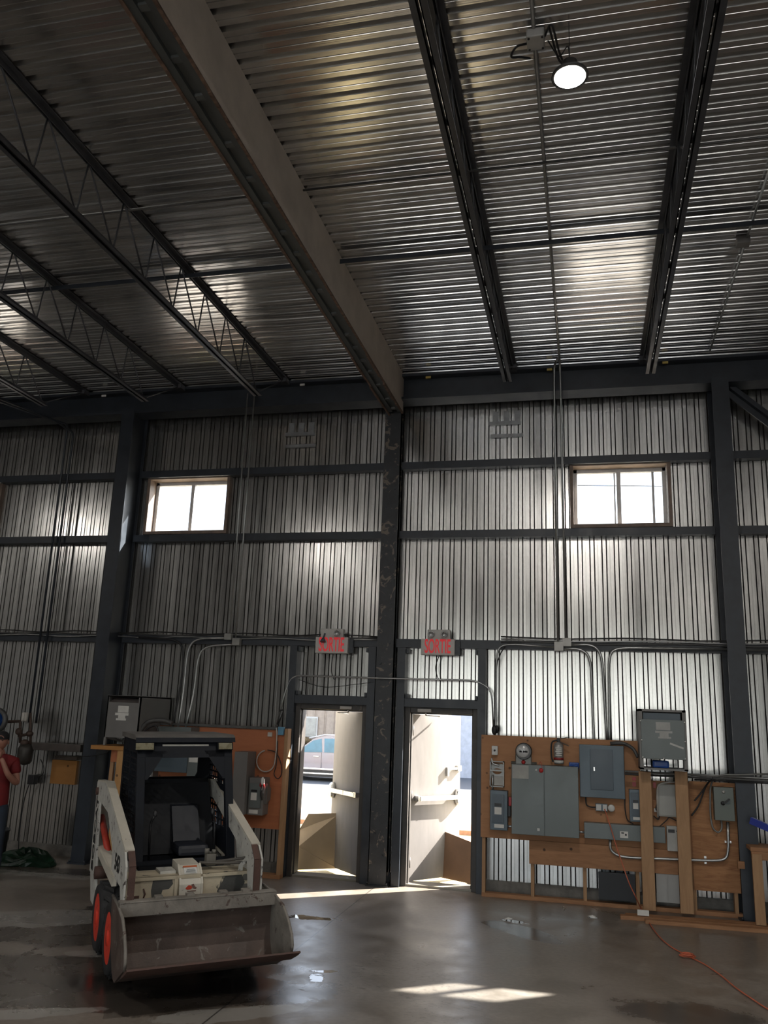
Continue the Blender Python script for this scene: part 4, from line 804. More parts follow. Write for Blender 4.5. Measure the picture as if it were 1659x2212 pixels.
m = MB(); m.box(x0+wd*.34, x0+wd*.66, YT-.003, YT, z0+h_*.60, z0+h_*.76); m.box(x0+wd*.27, x0+wd*.67, YT-.003, YT, z0+h_*.53, z0+h_*.59); m.box(x0+wd*.37, x0+wd*.58, YT-.004, YT, z0+h_*.46, z0+h_*.53); m.box(x0+wd*.31, x0+wd*.61, YT-.003, YT, z0+h_*.41, z0+h_*.46); m.build('paper_label', white_lb, e, bs)
m = MB()
for xx in (x0, x1-.03): m.box(xx, xx+.03, YT, YT+.03, z0-.10, z0); m.box(xx, xx+.03, 10.8, 10.83, z0-.10, z0)
m.obox((x0, YT+.05, z0), (x0-.10, 10.7, z0-.07), .02, .03); m.build('foot', grey_tr, e, bs)
e = empty('wooden_stand', ((x0+x1)/2, 10.4, 0), label='timber stand carrying the dark grey transformer', cat='stand'); bs = e.location
zt = z0-.105; m = MB(); m.box(x0-.16, x1+.3, YT-.02, YT+.02, zt-.05, zt, .003); m.box(x0-.16, x1+.3, YT+.02, 10.60, zt-.03, zt); m.build('shelf', plywood_y, e, bs)
for px in (252, ):
    x = A(px, 1640, YT).x; m = MB(); m.box(x, x+.09, YT, YT+.04, .0, zt-.05, .003); m.build('post', wood('post_amber', (.40, .20, .07), (.50, .28, .11), 'z'), e, bs)
x = A(233, 1640, YT).x; m = MB(); m.box(x, x+.05, YT+.06, YT+.10, zt-.62, zt-.05, .003); m.build('post', lumber, e, bs)
m = MB(); m.box(A(236, 1628, YT).x, A(253, 1628, YT).x, YT+.05, YT+.09, zt-.20, zt-.05); m.build('brace_block', plywood_r, e, bs)
for k, P in enumerate(([(302, 1580), (320, 1560), (350, 1556), (372, 1562)], [(304, 1588), (322, 1572), (336, 1568), (342, 1580)])):
    P = [A(a, b, 10.15) for a, b in P]; m = MB(); m.tube(spline(P), (.03, .012)[k], 8); tag(m.build('transformer_hose', [conduit_dk, cable_blk][k], base=P[0]), '%s hose from the dark grey transformer to the wiring box' % ['thick', 'thin'][k], 'hose')
wire('stand_wire', [A(165, 1632, 10.4), A(190, 1634, 10.3), A(225, 1628, 10.1), A(235, 1622, 10.02)], .006, cable_blk, 'thin dark cable sagging from the amber square to the timber stand')
# ------------------------------------------------------------------ far left equipment
wthing('plywood_square', 110, 1642, 164, 1694, 10.88, .05, plywood_y, 'small amber plywood square on the wall left of the left column', 'board', 0)
wthing('duct_channel', 48, 1606, 174, 1622, 10.60, .14, M('dirty_channel', (.06, .05, .045), .6, 0, .4, 6), 'dirty horizontal steel channel left of the left column', 'channel', .006)
wthing('amber_board_rail', 118, 1633, 166, 1641, 10.84, .09, M('rail_dirty', (.09, .07, .055), .7, 0, .3, 8), 'dark strip along the top of the amber plywood square', 'strip', 0)
e = empty('gas_regulator', (A(50, 1600, 10.6).x, 10.6, 1.5), label='dark gas regulator and piping beside the person in the red shirt', cat='regulator'); bs = e.location
m = MB(); a = A(60, 1612, 10.6); b = A(52, 1650, 10.6); m.lathe([(.0, -.02), (.07, 0), (.10, .04), (.11, .2), (.08, .26), (0, .28)], (b.x, 10.6, b.z), n=20); m.build('canister', M('canister', (.05, .045, .04), .5, .3, .3, 8), e, bs)
m = MB(); p1 = A(-10, 1560, 10.6); p2 = A(44, 1558, 10.6); m.tube(rpath([p1, p2, A(44, 1605, 10.6)], .03), .02, 8); m.tube([A(66, 1540, 10.6), A(66, 1608, 10.6)], .018, 8); m.tube([A(40, 1590, 10.6), A(70, 1584, 10.6)], .02, 8); m.ell(A(41, 1580, 10.6), .05, .05, .05); m.ell(A(64, 1585, 10.6), .055, .05, .04); m.ell(A(54, 1605, 10.58), .06, .06, .05); m.build('piping', M('old_pipe', (.07, .045, .035), .6, .2, .3, 9), e, bs)
m = MB()
for px in (50, 56): p = A(px, 1549, 10.56); m.lathe([(.018, 0), (.024, .02), (.024, .12), (.0, .13)], (p.x, 10.56, p.z-.06), n=14)
m.build('meter_head', cable_wht, e, bs)
p = A(-9, 1556, 10.3); m = MB(); m.lathe([(.17, .03), (.17, 0), (.14, -.02)], p, (0, 1, 0), 28); o = tag(m.build('blue_dial', conduit_dk, base=p), 'round blue gauge at the far left edge above the person', 'gauge'); m = MB(); m.lathe([(.14, 0), (0, -.015)], p+Vector((0, -.018, 0)), (0, 1, 0), 28); m.build('dial_face', M('dial_blue', (.01, .05, .2), .25), o, o.location)
wire('wall_wire', [A(88, 1640, 10.8), A(95, 1660, 10.8), A(90, 1675, 10.8), A(72, 1682, 10.8), A(65, 1690, 10.8), A(52, 1730, 10.85), A(42, 1800, 10.85), A(40, 1840, 10.85)], .007, cable_blk, 'thin black cable hanging down the wall left of the amber square')
p = A(68, 1683, 10.8); m = MB(); m.box(p.x-.05, p.x+.05, 10.78, 10.88, p.z-.07, p.z+.06, .01); tag(m.build('cable_plug', black_m, base=p), 'black plug box on the wall left of the amber square', 'plug')
# crumpled green bag and grey bin
random.seed(3); p = at(58, 1866, z=0); m = MB(); vs = []; fs = []; n = 22; k = 9
for i in range(k+1):
    t = i/k*math.pi/2
    for j in range(n):
        a = 2*math.pi*j/n; r = math.cos(t)*(1+.25*math.sin(3*a+2)+random.uniform(-.1, .1)); vs.append((p.x+.36*r*math.cos(a), p.y+.28*r*math.sin(a), .002+(.15*math.sin(t)*(1+.3*math.sin(5*a))+random.uniform(-.015, .02))*(1 if i else 0)))
for i in range(k):
    for j in range(n): a = i*n+j; b = i*n+(j+1) % n; fs.append((a, b, b+n, a+n))
fs.append(list(range(k*n, k*n+n))); m.add(vs, fs); tag(m.build('crumpled_tarp', M('green_tarp', (.003, .018, .008), .4, 0, .5, 9, .6, 15), base=(p.x, p.y, 0)), 'crumpled dark green plastic sheet on the floor beside the person', 'plastic sheet')
p = at(14, 1880, z=0); m = MB(); m.lathe([(.12, 0), (.14, .40), (.15, .40), (.15, .43), (.13, .43), (.11, .04)], (p.x-.42, p.y+.30, 0), n=20); tag(m.build('grey_bin', M('bin_grey', (.05, .055, .06), .5), base=(p.x-.42, p.y+.30, 0)), 'dark bin behind the legs of the person at the left edge', 'bin')

# ------------------------------------------------------------------ person (at the left edge)
skinm = M('skin', (.36, .17, .12), .5, 0, .06, 8); shirt_m = M('shirt_red', (.16, .008, .010), .8, 0, .2, 9, .3, 60); jean_m = M('jeans', (.025, .035, .055), .85, 0, .3, 12, .3, 80); cap_m = M('cap_black', (.012, .012, .014), .75, 0, .2, 9); shoe_m = M('shoe', (.012, .012, .013), .6)
def skin_obj(name, verts, edges, mat, parent, sub=2, root=0):
    me = bpy.data.meshes.new(name); me.from_pydata([v[:3] for v in verts], edges, []); o = bpy.data.objects.new(name, me); COL.objects.link(o)
    md = o.modifiers.new('s', 'SKIN'); md.use_smooth_shade = True
    for i, v in enumerate(verts):
        sv = me.skin_vertices[0].data[i]; r = v[3]; sv.radius = r if isinstance(r, tuple) else (r, r); sv.use_root = (i == root)
    ss = o.modifiers.new('u', 'SUBSURF'); ss.levels = sub; ss.render_levels = sub
    bpy.context.view_layer.update(); dg = bpy.context.evaluated_depsgraph_get(); m2 = bpy.data.meshes.new_from_object(o.evaluated_get(dg)); bpy.data.objects.remove(o)
    m2.name = name; m2.materials.clear(); m2.materials.append(mat)
    for pgn in m2.polygons: pgn.use_smooth = True
    o = bpy.data.objects.new(name, m2); COL.objects.link(o); o.parent = parent; return o
# local frame: person faces -y, left hand on +x side; height 1.74 to cap
hd = at(12, 1608, y=9.15)
per = empty('person', (hd.x-.05, 9.15, 0), math.radians(22), 'person in dark red t-shirt, jeans and backwards black cap, one hand at the mouth', 'person')
zs = 0.0
B = [(0, 0, .95, (.135, .10)), (0, 0, 1.12, (.13, .10)), (0, -.01, 1.30, (.155, .11)), (0, 0, 1.42, (.12, .085)), (0, .0, 1.49, (.055, .055)), (0, -.015, 1.56, (.055, .06)),
     (.17, 0, 1.40, .062), (.25, -.02, 1.13, .046), (.17, -.20, 1.26, .036), (.07, -.21, 1.46, .027),          # left arm raised to mouth
     (-.17, 0, 1.40, .062), (-.24, .02, 1.12, .046), (-.25, -.08, .88, .036), (-.25, -.12, .80, .026),
     (.095, 0, .86, .085), (.11, -.01, .48, .06), (.12, .02, .09, .04), (.13, -.12, .04, .035),
     (-.095, 0, .86, .085), (-.12, -.03, .48, .06), (-.14, .0, .09, .04), (-.15, -.14, .04, .035)]
E_ = [(0, 1), (1, 2), (2, 3), (3, 4), (4, 5), (3, 6), (6, 7), (7, 8), (8, 9), (3, 10), (10, 11), (11, 12), (12, 13), (0, 14), (14, 15), (15, 16), (16, 17), (0, 18), (18, 19), (19, 20), (20, 21)]
body = skin_obj('body', B, E_, skinm, per)
def join_into(dst, m):
    bm = bmesh.new(); bm.from_mesh(dst.data); vs = [bm.verts.new(v) for v in m.v]
    for f_ in m.f:
        try: q = bm.faces.new([vs[i] for i in f_]); q.smooth = True
        except ValueError: pass
    bm.to_mesh(dst.data); bm.free()
# head shaped from an ellipsoid
m = MB(); hc = Vector((0, -.03, 1.645)); n, k = 24, 18; vs = []; fs = []
for i in range(k+1):
    t = math.pi*i/k
    for j in range(n):
        a = 2*math.pi*j/n; x = math.sin(t)*math.cos(a); y = math.sin(t)*math.sin(a); z = math.cos(t)
        wx = .077*(1 if z > -.1 else 1-.38*(-z-.1)); dy = .098*(1 if z > -.2 else (1-.18*(-z-.2) if y < 0 else 1-.45*(-z-.2)))
        v = Vector((x*wx, y*dy, z*.118))
        if y < -.3:
            front = -y
            if abs(x) < .22 and -.42 < z < .12: v.y -= .026*(1-abs(x)/.22)*max(0, 1-abs(z+.26)/.36)   # nose
            if .05 < z < .26 and .22 < abs(x) < .62: v.y += .009                                     # eye sockets
            if abs(z+.55) < .10 and abs(x) < .35: v.y -= .006                                        # lips
            if z < -.8: v.y -= .008
        vs.append(hc+v)
for i in range(k):
    for j in range(n): a = i*n+j; b = i*n+(j+1) % n; fs.append((a, b, b+n, a+n))
m.add(vs, fs)
for s in (-1, 1): m.ell((s*.079, -.01, 1.635), .010, .022, .033, 10, 6)
per.scale = (.95, .95, .95)
# left hand: palm and five fingers curled at the mouth
pc = Vector((.055, -.205, 1.50)); m.ell(pc, .022, .038, .045, 12, 8)
for k, (dy, L) in enumerate(((-.032, .036), (-.011, .040), (.010, .038), (.028, .030))):
    b0 = pc+Vector((0, dy, .035)); m.tube([b0, b0+Vector((-.006, 0, L*.6)), b0+Vector((-.026, .006, L*.95)), b0+Vector((-.044, .012, L*.75))], [.0095, .009, .0085, .007], 8)
m.tube([pc+Vector((-.01, -.03, -.01)), pc+Vector((-.03, -.035, .012)), pc+Vector((-.046, -.02, .030))], [.011, .010, .008], 8)
pr = Vector((-.25, -.125, .755)); m.ell(pr, .02, .036, .048, 12, 8)
for dy, L in ((-.03, .065), (-.01, .075), (.01, .07), (.028, .055)):
    b0 = pr+Vector((0, dy, -.035)); m.tube([b0, b0+Vector((.004, 0, -L*.5)), b0+Vector((.02, 0, -L))], [.0095, .0088, .007], 8)
m.tube([pr+Vector((.01, -.03, .01)), pr+Vector((.025, -.05, -.02)), pr+Vector((.03, -.052, -.045))], [.011, .010, .008], 8)
join_into(body, m)
m = MB()
for s in (-1, 1): m.ell((s*.030, -.116, 1.657), .011, .007, .006, 12, 8)
m.build('eye', M('eye_dark', (.05, .035, .03), .3), per)
m = MB()
for s in (-1, 1): m.tube([(s*.014, -.127, 1.676), (s*.032, -.124, 1.681), (s*.050, -.111, 1.676)], .0045, 6)
m.build('eyebrow', M('brow', (.05, .025, .015), .8), per)
m = MB(); vs = []; fs = []; n = 24
for i, (rr, zz) in enumerate(((1.10, 0.25), (1.12, .42), (1.05, .72), (.80, .97), (.35, 1.12), (0.01, 1.16))):
    for j in range(n): a = 2*math.pi*j/n; sft = .25 if (i == 0 and math.sin(a) > .2) else 0; vs.append(hc+Vector((.078*rr*math.cos(a), .100*rr*math.sin(a), .112*(zz-sft))))
for i in range(5):
    for j in range(n): a = i*n+j; b = i*n+(j+1) % n; fs.append((a, b, b+n, a+n))
m.add(vs, fs, True); m.add([hc+Vector((s*.07, .09+.0, .0)) for s in (-1, 1)]+[hc+Vector((s*.055, .16, -.03)) for s in (1, -1)], [(0, 1, 2, 3)]); cap = m.build('cap', cap_m, per)
m = MB(); m.tube([hc+Vector((.045*math.cos(a), -.106+.012*abs(math.cos(a)), .045+.028*math.sin(a))) for a in [math.pi*q/8 for q in range(9)]], .006, 6); m.build('cap_opening', skinm, cap)
skin_obj('t_shirt', [(0, 0, .80, (.19, .15)), (0, 0, .95, (.185, .145)), (0, 0, 1.12, (.175, .135)), (0, -.01, 1.30, (.178, .128)), (0, 0, 1.425, (.135, .10)), (.175, 0, 1.395, .082), (.225, -.01, 1.24, .070), (-.175, 0, 1.395, .082), (-.222, .012, 1.24, .070), (0, .005, 1.50, (.078, .07))], [(4, 9), (0, 1), (1, 2), (2, 3), (3, 4), (4, 5), (5, 6), (4, 7), (7, 8)], shirt_m, per)
skin_obj('jeans', [(0, 0, .93, (.142, .108)), (.095, 0, .84, .098), (.11, -.01, .48, .074), (.12, .02, .10, .064), (-.095, 0, .84, .098), (-.12, -.03, .48, .074), (-.14, 0, .10, .064)], [(0, 1), (1, 2), (2, 3), (0, 4), (4, 5), (5, 6)], jean_m, per)
for s, fx, fy in ((1, .125, 0), (-1, -.145, -.02)):
    m = MB(); m.ell((fx, fy-.06, .045), .048, .135, .045, 16, 8); m.box(fx-.046, fx+.046, fy-.18, fy+.07, 0, .02, .008); m.build('shoe', shoe_m, per)
# ------------------------------------------------------------------ skid steer loader
TH = 0.672; LO = Vector((-2.88, 6.382, 0))
ldr = empty('skid_steer_loader', LO, TH, 'small cream and black skid steer loader with orange red wheels and a rusty bucket', 'loader')
cream = M('loader_cream', (.58, .54, .46), .55, 0, .12, 5, .2, 50, spots=(.12, .085, .065), sp_th=.66, sp_scale=9)
cream_p = M('loader_cream_worn', (.52, .45, .33), .6, 0, .15, 5, .2, 50, spots=(.09, .085, .075), sp_th=.60, sp_scale=5)
white_d = M('loader_white_dirty', (.54, .53, .49), .6, 0, .15, 7, .2, 50, spots=(.08, .065, .06), sp_th=.6, sp_scale=12)
brown_r = M('loader_brown_rust', (.085, .045, .035), .7, 0, .25, 9, .3, 60, spots=(.35, .33, .3), sp_th=.70, sp_scale=14)
cabm = M('loader_cab_black', (.007, .009, .014), .55, 0, .3, 6, .1, spots=(.08, .075, .07), sp_th=.72, sp_scale=16)
cab_in = M('cab_interior', (.005, .006, .009), .7, 0, .3, 5)
for _m in (cabm, cab_in): [n for n in _m.node_tree.nodes if n.type == 'BSDF_PRINCIPLED'][0].inputs['Specular IOR Level'].default_value = .2
cabtop = M('cab_roof_dusty', (.13, .12, .11), .8, 0, .3, 6)
bkt = M('bucket_rust', (.105, .075, .062), .6, .15, .35, 3.5, .5, 45, spots=(.19, .17, .15), sp_th=.60, sp_scale=7)
bkt_d = M('bucket_dusty', (.21, .19, .165), .75, 0, .3, 6, .7, 50, spots=(.09, .06, .05), sp_th=.60, sp_scale=9)
rimm = M('rim_orange_red', (.80, .06, .03), .45, 0, .1, 6, 0, 40, spots=(.7, .25, .2), sp_th=.76, sp_scale=16)
tyre_m = M('tyre_rubber', (.022, .022, .023), .75, 0, .3, 9, .4, 40, spots=(.10, .09, .08), sp_th=.68, sp_scale=14)
# chassis
ldr.rotation_euler.y = -.021
m = MB(); m.prism([(.52, .24), (2.1, .24), (2.2, .4), (2.2, .95), (1.98, 1.05), (1.98, .73), (.52, .72)], 'x', -.36, .36); m.box(-.34, .34, 1.95, 2.25, .5, 1.15, .03); m.build('chassis', white_d, ldr)
m = MB(); m.box(-.35, .35, .5, .9, .22, .56); m.build('belly', cab_in, ldr)
# wheels
def wheel(sx, yc):
    R_, wd, z = .288, .20, .288; xo = .015+sx*.585; xi = xo-sx*.2; m = MB()
    m.lathe([(.17, 0), (.20, -.012), (.25, -.012), (.270, .02), (.272, wd-.02), (.25, wd), (.17, wd)], (xo, yc, z), (-sx, 0, 0), 40)
    for k in range(16):
        for s in (0, 1):
            a = 2*math.pi*(k+.5*s)/16; a2 = a+.22; xa = xo-sx*(.012 if s == 0 else .105); xb = xo-sx*(.095 if s == 0 else .188)
            def P(a_, r_, x_): return (x_, yc+r_*math.cos(a_), z+r_*math.sin(a_))
            t0, t1 = (a, a2) if s == 0 else (a2, a); g = .075
            m.add([P(t0-g, .265, xa), P(t0+g, .265, xa), P(t1+g, .265, xb), P(t1-g, .265, xb), P(t0-g, R_, xa), P(t0+g, R_, xa), P(t1+g, R_, xb), P(t1-g, R_, xb)], [(0, 3, 2, 1), (4, 5, 6, 7), (0, 1, 5, 4), (1, 2, 6, 5), (2, 3, 7, 6), (3, 0, 4, 7)])
    t = m.build('wheel', tyre_m, ldr)
    m = MB(); m.lathe([(.192, 0), (.188, .0), (.18, .025), (.155, .03), (.11, .012), (.06, .012), (.055, -.01), (.0, -.01)], (xo+sx*.006, yc, z), (-sx, 0, 0), 36); rm = m.build('rim', rimm, t)
    m = MB()
    for k in range(8): a = 2*math.pi*k/8; m.cyl((xo-sx*.01, yc+.09*math.cos(a), z+.09*math.sin(a)), (xo+sx*.006, yc+.09*math.cos(a), z+.09*math.sin(a)), .010, 6)
    m.cyl((xo-sx*.01, yc, z), (xo+sx*.012, yc, z), .035, 14); m.build('hub', black_m, t)
for sx in (-1, 1):
    for yc in (.54, 1.25): wheel(sx, yc)
_wheels = set(bpy.data.objects)
# sides
_arms0 = set(bpy.data.objects)
for sx in (-1, 1):
    xo, xi = sx*.575, sx*.555
    m = MB(); m.prism([(1.62, .28), (1.95, .28), (2.14, .5), (2.20, 1.26), (1.93, 1.27), (1.86, .75)], 'x', xo, xi); m.box(sx*.44, xo, 2.13, 2.20, .5, 1.24); m.build('upright', white_d, ldr)
    m = MB(); m.prism([(2.18, 1.32), (1.56, 1.355), (.22, .965), (.12, .87), (.13, .61), (.26, .61), (.32, .70), (.80, .72), (.88, .90), (1.30, 1.13), (2.18, 1.19)], 'x', sx*.577, sx*.560); m.prism([(2.18, 1.32), (1.56, 1.355), (.22, .965), (.12, .87), (.13, .61), (.26, .61), (.32, .84), (1.54, 1.20), (2.18, 1.21)], 'x', sx*.495, sx*.505); arm = m.build('lift_arm', white_d, ldr)
    m = MB(); m.obox((sx*.536, 2.18, 1.325), (sx*.536, 1.55, 1.36), .072, .018); m.obox((sx*.536, 1.57, 1.362), (sx*.536, .215, .97), .078, .018); m.build('arm_top_plate', cream, arm)
    m = MB(); m.obox((sx*.523, .225, .968), (sx*.523, .112, .87), .055, .016); m.obox((sx*.523, .112, .872), (sx*.523, .117, .61), .055, .016); m.build('arm_front_plate', brown_r, arm)
    m = MB(); m.obox((sx*.575, 1.60, .77), (sx*.575, .62, .68), .04, .07); m.obox((sx*.54, 1.60, .80), (sx*.54, .62, .715), .08, .02); m.build('fender', cream, ldr)
    m = MB(); m.tube([(sx*.52, 2.05, 1.0), (sx*.52, 1.40, .76)], .032, 14); m.build('lift_cylinder', M('lift_red', (.45, .04, .02), .5, 0, .2, 8) if sx < 0 else brown_r, ldr)
    m = MB(); m.tube([(sx*.52, 1.40, .76), (sx*.52, 1.15, .67)], .018, 10); m.build('cylinder_rod', alum, ldr)
    m = MB(); m.cyl((sx*.46, 1.72, .56), (sx*.59, 1.72, .56), .055, 18); m.build('pivot_pin', brown_r, ldr)
    m = MB(); m.cyl((sx*.46, 2.05, 1.24), (sx*.60, 2.05, 1.24), .035, 14); m.build('pivot_pin', brown_r, ldr)
_arms = set(bpy.data.objects)-_arms0
ROT_L = Matrix(((0, 0, -1), (-1, 0, 0), (0, 1, 0)))       # text on the viewer-left side face
ROT_LV = Matrix(((0, 0, -1), (0, 1, 0), (1, 0, 0)))
text_mesh('lettering', 'BOBCAT', M('decal_black', (.02, .02, .02), .6), .17, (-.578, 2.03, .86), ROT_LV, ldr, 1.0, .001, bold=.004)
_skip = set(bpy.data.objects)
text_mesh('lettering', '543', M('decal_black2', (.02, .02, .02), .6), .17, (-.581, .52, .83), ROT_L, ldr, 1.0, .001, bold=.004)
# front panel
m = MB(); m.box(-.50, .50, .46, .50, .56, .76, .004)
for q in ((-.50, .50, .735, .76), (-.50, .50, .56, .58), (-.50, -.475, .56, .76), (.475, .50, .56, .76), (-.13, -.10, .56, .76), (.075, .10, .56, .76)): m.box(q[0], q[1], .445, .465, q[2], q[3], .003)
m.box(-.5, .5, .46, .75, .745, .76); pan = m.build('front_panel', cream_p, ldr)
pz = M('patch_grey', (.075, .075, .07), .8, 0, .2, 9, .3)
def patch(pts, y, par, mat=pz): mm = MB(); mm.prism(pts, 'y', y, y-.003); return mm.build('worn_patch', mat, par)
patch([(-.30, .735), (-.28, .745), (-.15, .74), (-.14, .70), (-.17, .665), (-.22, .66), (-.235, .60), (-.30, .605), (-.31, .66)], .46, pan)
patch([(.25, .58), (.22, .62), (.27, .70), (.30, .745), (.42, .74), (.45, .68), (.44, .61), (.36, .60), (.33, .575)], .46, pan)
m = MB(); m.box(-.44, -.40, .455, .46, .60, .63); m.tube([(-.37, .455, .60), (-.355, .452, .64), (-.37, .455, .68)], .006, 6); m.build('panel_detail', brown_r, pan)
# central guard
m = MB(); m.prism([(.425, .55), (.425, .74), (.46, .80), (.56, .87), (.80, .88), (.80, .74), (.50, .74), (.50, .55)], 'x', -.085, .085); g = m.build('step_guard', cream, ldr)
m = MB(); m.prism([(.418, .55), (.418, .742), (.453, .805), (.556, .880), (.56, .87), (.46, .80), (.425, .74), (.425, .55)], 'x', -.095, -.08); m.prism([(.418, .55), (.418, .742), (.453, .805), (.556, .880), (.56, .87), (.46, .80), (.425, .74), (.425, .55)], 'x', .08, .095); m.build('guard_rib', cream, g)
m = MB(); m.add([(-.05, .476, .817), (.055, .476, .817), (.055, .54, .862), (-.05, .54, .862)], [(0, 1, 2, 3)]); dcl = m.build('warning_decal', white_lb, g)
m = MB(); m.add([(-.055, .527, .856), (.06, .527, .856), (.06, .541, .866), (-.055, .541, .866)], [(0, 1, 2, 3)]); m.build('decal_header', M('decal_orange', (.5, .12, .04), .6), dcl)
m = MB()
for k in range(4): m.add([(-.04+.005*k, .482+.009*k, .8225+.0065*k), (.045-.006*(k % 2), .482+.009*k, .8225+.0065*k), (.045-.006*(k % 2), .485+.009*k, .8245+.0065*k), (-.04+.005*k, .485+.009*k, .8245+.0065*k)], [(0, 1, 2, 3)])
m.build('decal_print', grey_drk, dcl)
m = MB(); m.prism([(-.045, .665), (-.02, .688), (.0, .683), (.012, .668), (-.005, .655), (-.03, .653)], 'y', .425, .422); m.build('emblem', M('emblem_red', (.5, .06, .03), .5), g)
m = MB(); m.prism([(.0, .69), (.02, .695), (.03, .675), (.045, .668), (.04, .655), (.02, .66)], 'y', .425, .4225); m.box(-.03, .04, .4225, .425, .640, .646); m.build('emblem_outline', M('emblem_brown', (.18, .1, .08), .6), g)
m = MB(); m.box(-.23, -.10, .56, .75, .76, .83, .004); m.build('side_step', white_d, ldr)
# cab
cabs = ldr
_before = set(bpy.data.objects)
CX, CY0, CY1, CZ = .41, .86, 1.95, 1.79
e_cab = MB(); t = .07
for sx in (-1, 1):
    e_cab.box(sx*CX, sx*(CX-t), CY0, CY0+.07, .74, CZ-.03, .006); e_cab.box(sx*CX, sx*(CX-.03), CY1-.10, CY1, .74, CZ-.03); e_cab.box(sx*CX, sx*(CX-.03), CY0, CY1, .74, .98); e_cab.box(sx*CX, sx*(CX-.03), CY0, CY1, 1.64, CZ-.02)
    e_cab.prism([(sx*(CX-t), 1.66), (sx*(CX-t), 1.42), (sx*(CX-t-.02), 1.42), (sx*.19, 1.62), (sx*.16, 1.66)], 'y', CY0, CY0+.03)
e_cab.box(-CX, CX, CY0, CY0+.05, 1.60, CZ-.03, .006); e_cab.box(-.2, .2, CY0-.01, CY0+.05, 1.60, 1.63)
e_cab.box(-CX, CX, CY0, CY0+.04, .74, .78); cabf = e_cab.build('cab_frame', cabm, cabs)
m = MB(); m.box(-.20, .20, CY0-.006, CY0+.001, 1.70, 1.715); m.box(-.20, .18, CY0-.006, CY0+.001, 1.60, 1.608); m.build('header_trim', white_d, cabf)
m = MB(); m.prism([(.80, 1.755), (.80, 1.78), (.88, 1.80), (1.98, 1.80), (1.98, 1.76)], 'x', -CX-.02, CX+.02); rf_ = m.build('cab_roof', cabtop, cabs)
m = MB(); m.box(-CX-.02, CX+.02, .798, .81, 1.735, 1.775); m.build('roof_lip', cabm, rf_)
for sx in (-1, 1):
    m = MB(); m.box(sx*.355-.085, sx*.355+.055 if sx > 0 else sx*.355+.085, CY0-.055, CY0-.0, 1.665, 1.735, .01); hl = m.build('headlamp', cab_in, cabs)
    x0_, x1_ = sx*.355-.075, (sx*.355+.045 if sx > 0 else sx*.355+.075); m = MB(); m.box(x0_, x1_, CY0-.062, CY0-.055, 1.672, 1.728, .003); m.build('headlamp_lens', M('amber_lens', (.16, .14, .07), .3, 0, .15, 20), hl)
    m = MB()    # side screen: a grid of flat bars
    y0_, y1_, z0_, z1_ = CY0+.07, CY1-.10, .98, 1.64
    for k in range(1, 10): y = y0_+(y1_-y0_)*k/10; m.box(sx*(CX-.008), sx*(CX-.018), y-.007, y+.007, z0_, z1_)
    for k in range(1, 13): z = z0_+(z1_-z0_)*k/13; m.box(sx*(CX-.006), sx*(CX-.02), y0_, y1_, z-.007, z+.007)
    m.box(sx*CX, sx*(CX-.025), (y0_+y1_)/2-.04, (y0_+y1_)/2+.03, z0_, z1_)
    if sx > 0: m.obox((CX-.03, y0_, 1.30), (CX-.03, y1_, 1.36), .015, .04)
    m.build('side_screen', cabm, cabs)
m = MB(); m.ring([(-.38, .72), (.38, .72), (.38, 1.76), (.18, 1.76), (-.18, 1.76), (-.38, 1.76)], [(-.27, 1.38), (.25, 1.38), (.27, 1.42), (.27, 1.64), (-.20, 1.64), (-.27, 1.58)], 'y', CY1-.14, CY1-.10); m.build('rear_panel', cab_in, cabs)
m = MB(); m.prism([(1.30, .76), (1.36, 1.0), (1.56, 1.34), (1.66, 1.37), (1.70, .76)], 'x', -.33, .33); m.build('seat_backing', M('backing_black', (.006, .007, .010), .75, 0, .3, 4), cabs)
m = MB(); m.box(-.04, .22, .98, 1.34, .78, .87, .03); m.prism([(1.24, .86), (1.36, .86), (1.45, 1.10), (1.44, 1.16), (1.38, 1.15)], 'x', -.03, .20); m.build('seat', M('seat_vinyl', (.009, .011, .018), .55, 0, .2, 5), cabs)
m = MB(); m.box(-.36, .36, .80, 1.8, .72, .75); m.build('cab_floor', cab_in, cabs)
for sx in (-1, 1):
    m = MB(); m.tube(rpath([(sx*.27, 1.02, .76), (sx*.27, .98, 1.06), (sx*.24, .92, 1.13)], .05), .010, 8); m.ell((sx*.24, .92, 1.14), .018, .018, .03); m.build('control_lever', black_m, cabs)
m = MB(); m.box(.16, .24, .62, .70, .76, .85, .006); m.cyl((.17, .66, .85), (.17, .66, .89), .02, 10); m.cyl((.23, .66, .85), (.23, .66, .88), .018, 10); m.build('valve_block', M('valve_grey', (.16, .15, .13), .6, .2), cabs)
m = MB(); m.tube(spline([(.10, .62, .79), (.25, .58, .785), (.40, .52, .79), (.52, .47, .80)]), .012, 8); m.tube(spline([(.20, .66, .78), (.34, .60, .80), (.50, .50, .83)]), .012, 8); m.build('hydraulic_hose', M('hose_dirty', (.09, .08, .07), .7), cabs)
for o in set(bpy.data.objects)-_before:
    pass
# inner right plate with cylinders
m = MB(); m.ring([(.40, .54), (.52, .54), (.52, .93), (.40, .80)], [(.435, .60), (.485, .60), (.485, .84), (.435, .80)], 'y', .50, .485)
m.build('corner_plate', white_d, ldr)
m = MB(); m.cyl((.46, .52, .70), (.46, .44, .72), .028, 14); m.cyl((.46, .52, .62), (.46, .44, .64), .026, 14); m.build('tilt_cylinder', M('cyl_grey', (.16, .155, .14), .5, .3), ldr)
m = MB(); m.box(-.42, .30, .30, .52, .36, .54); m.build('bucket_mount', brown_r, ldr)
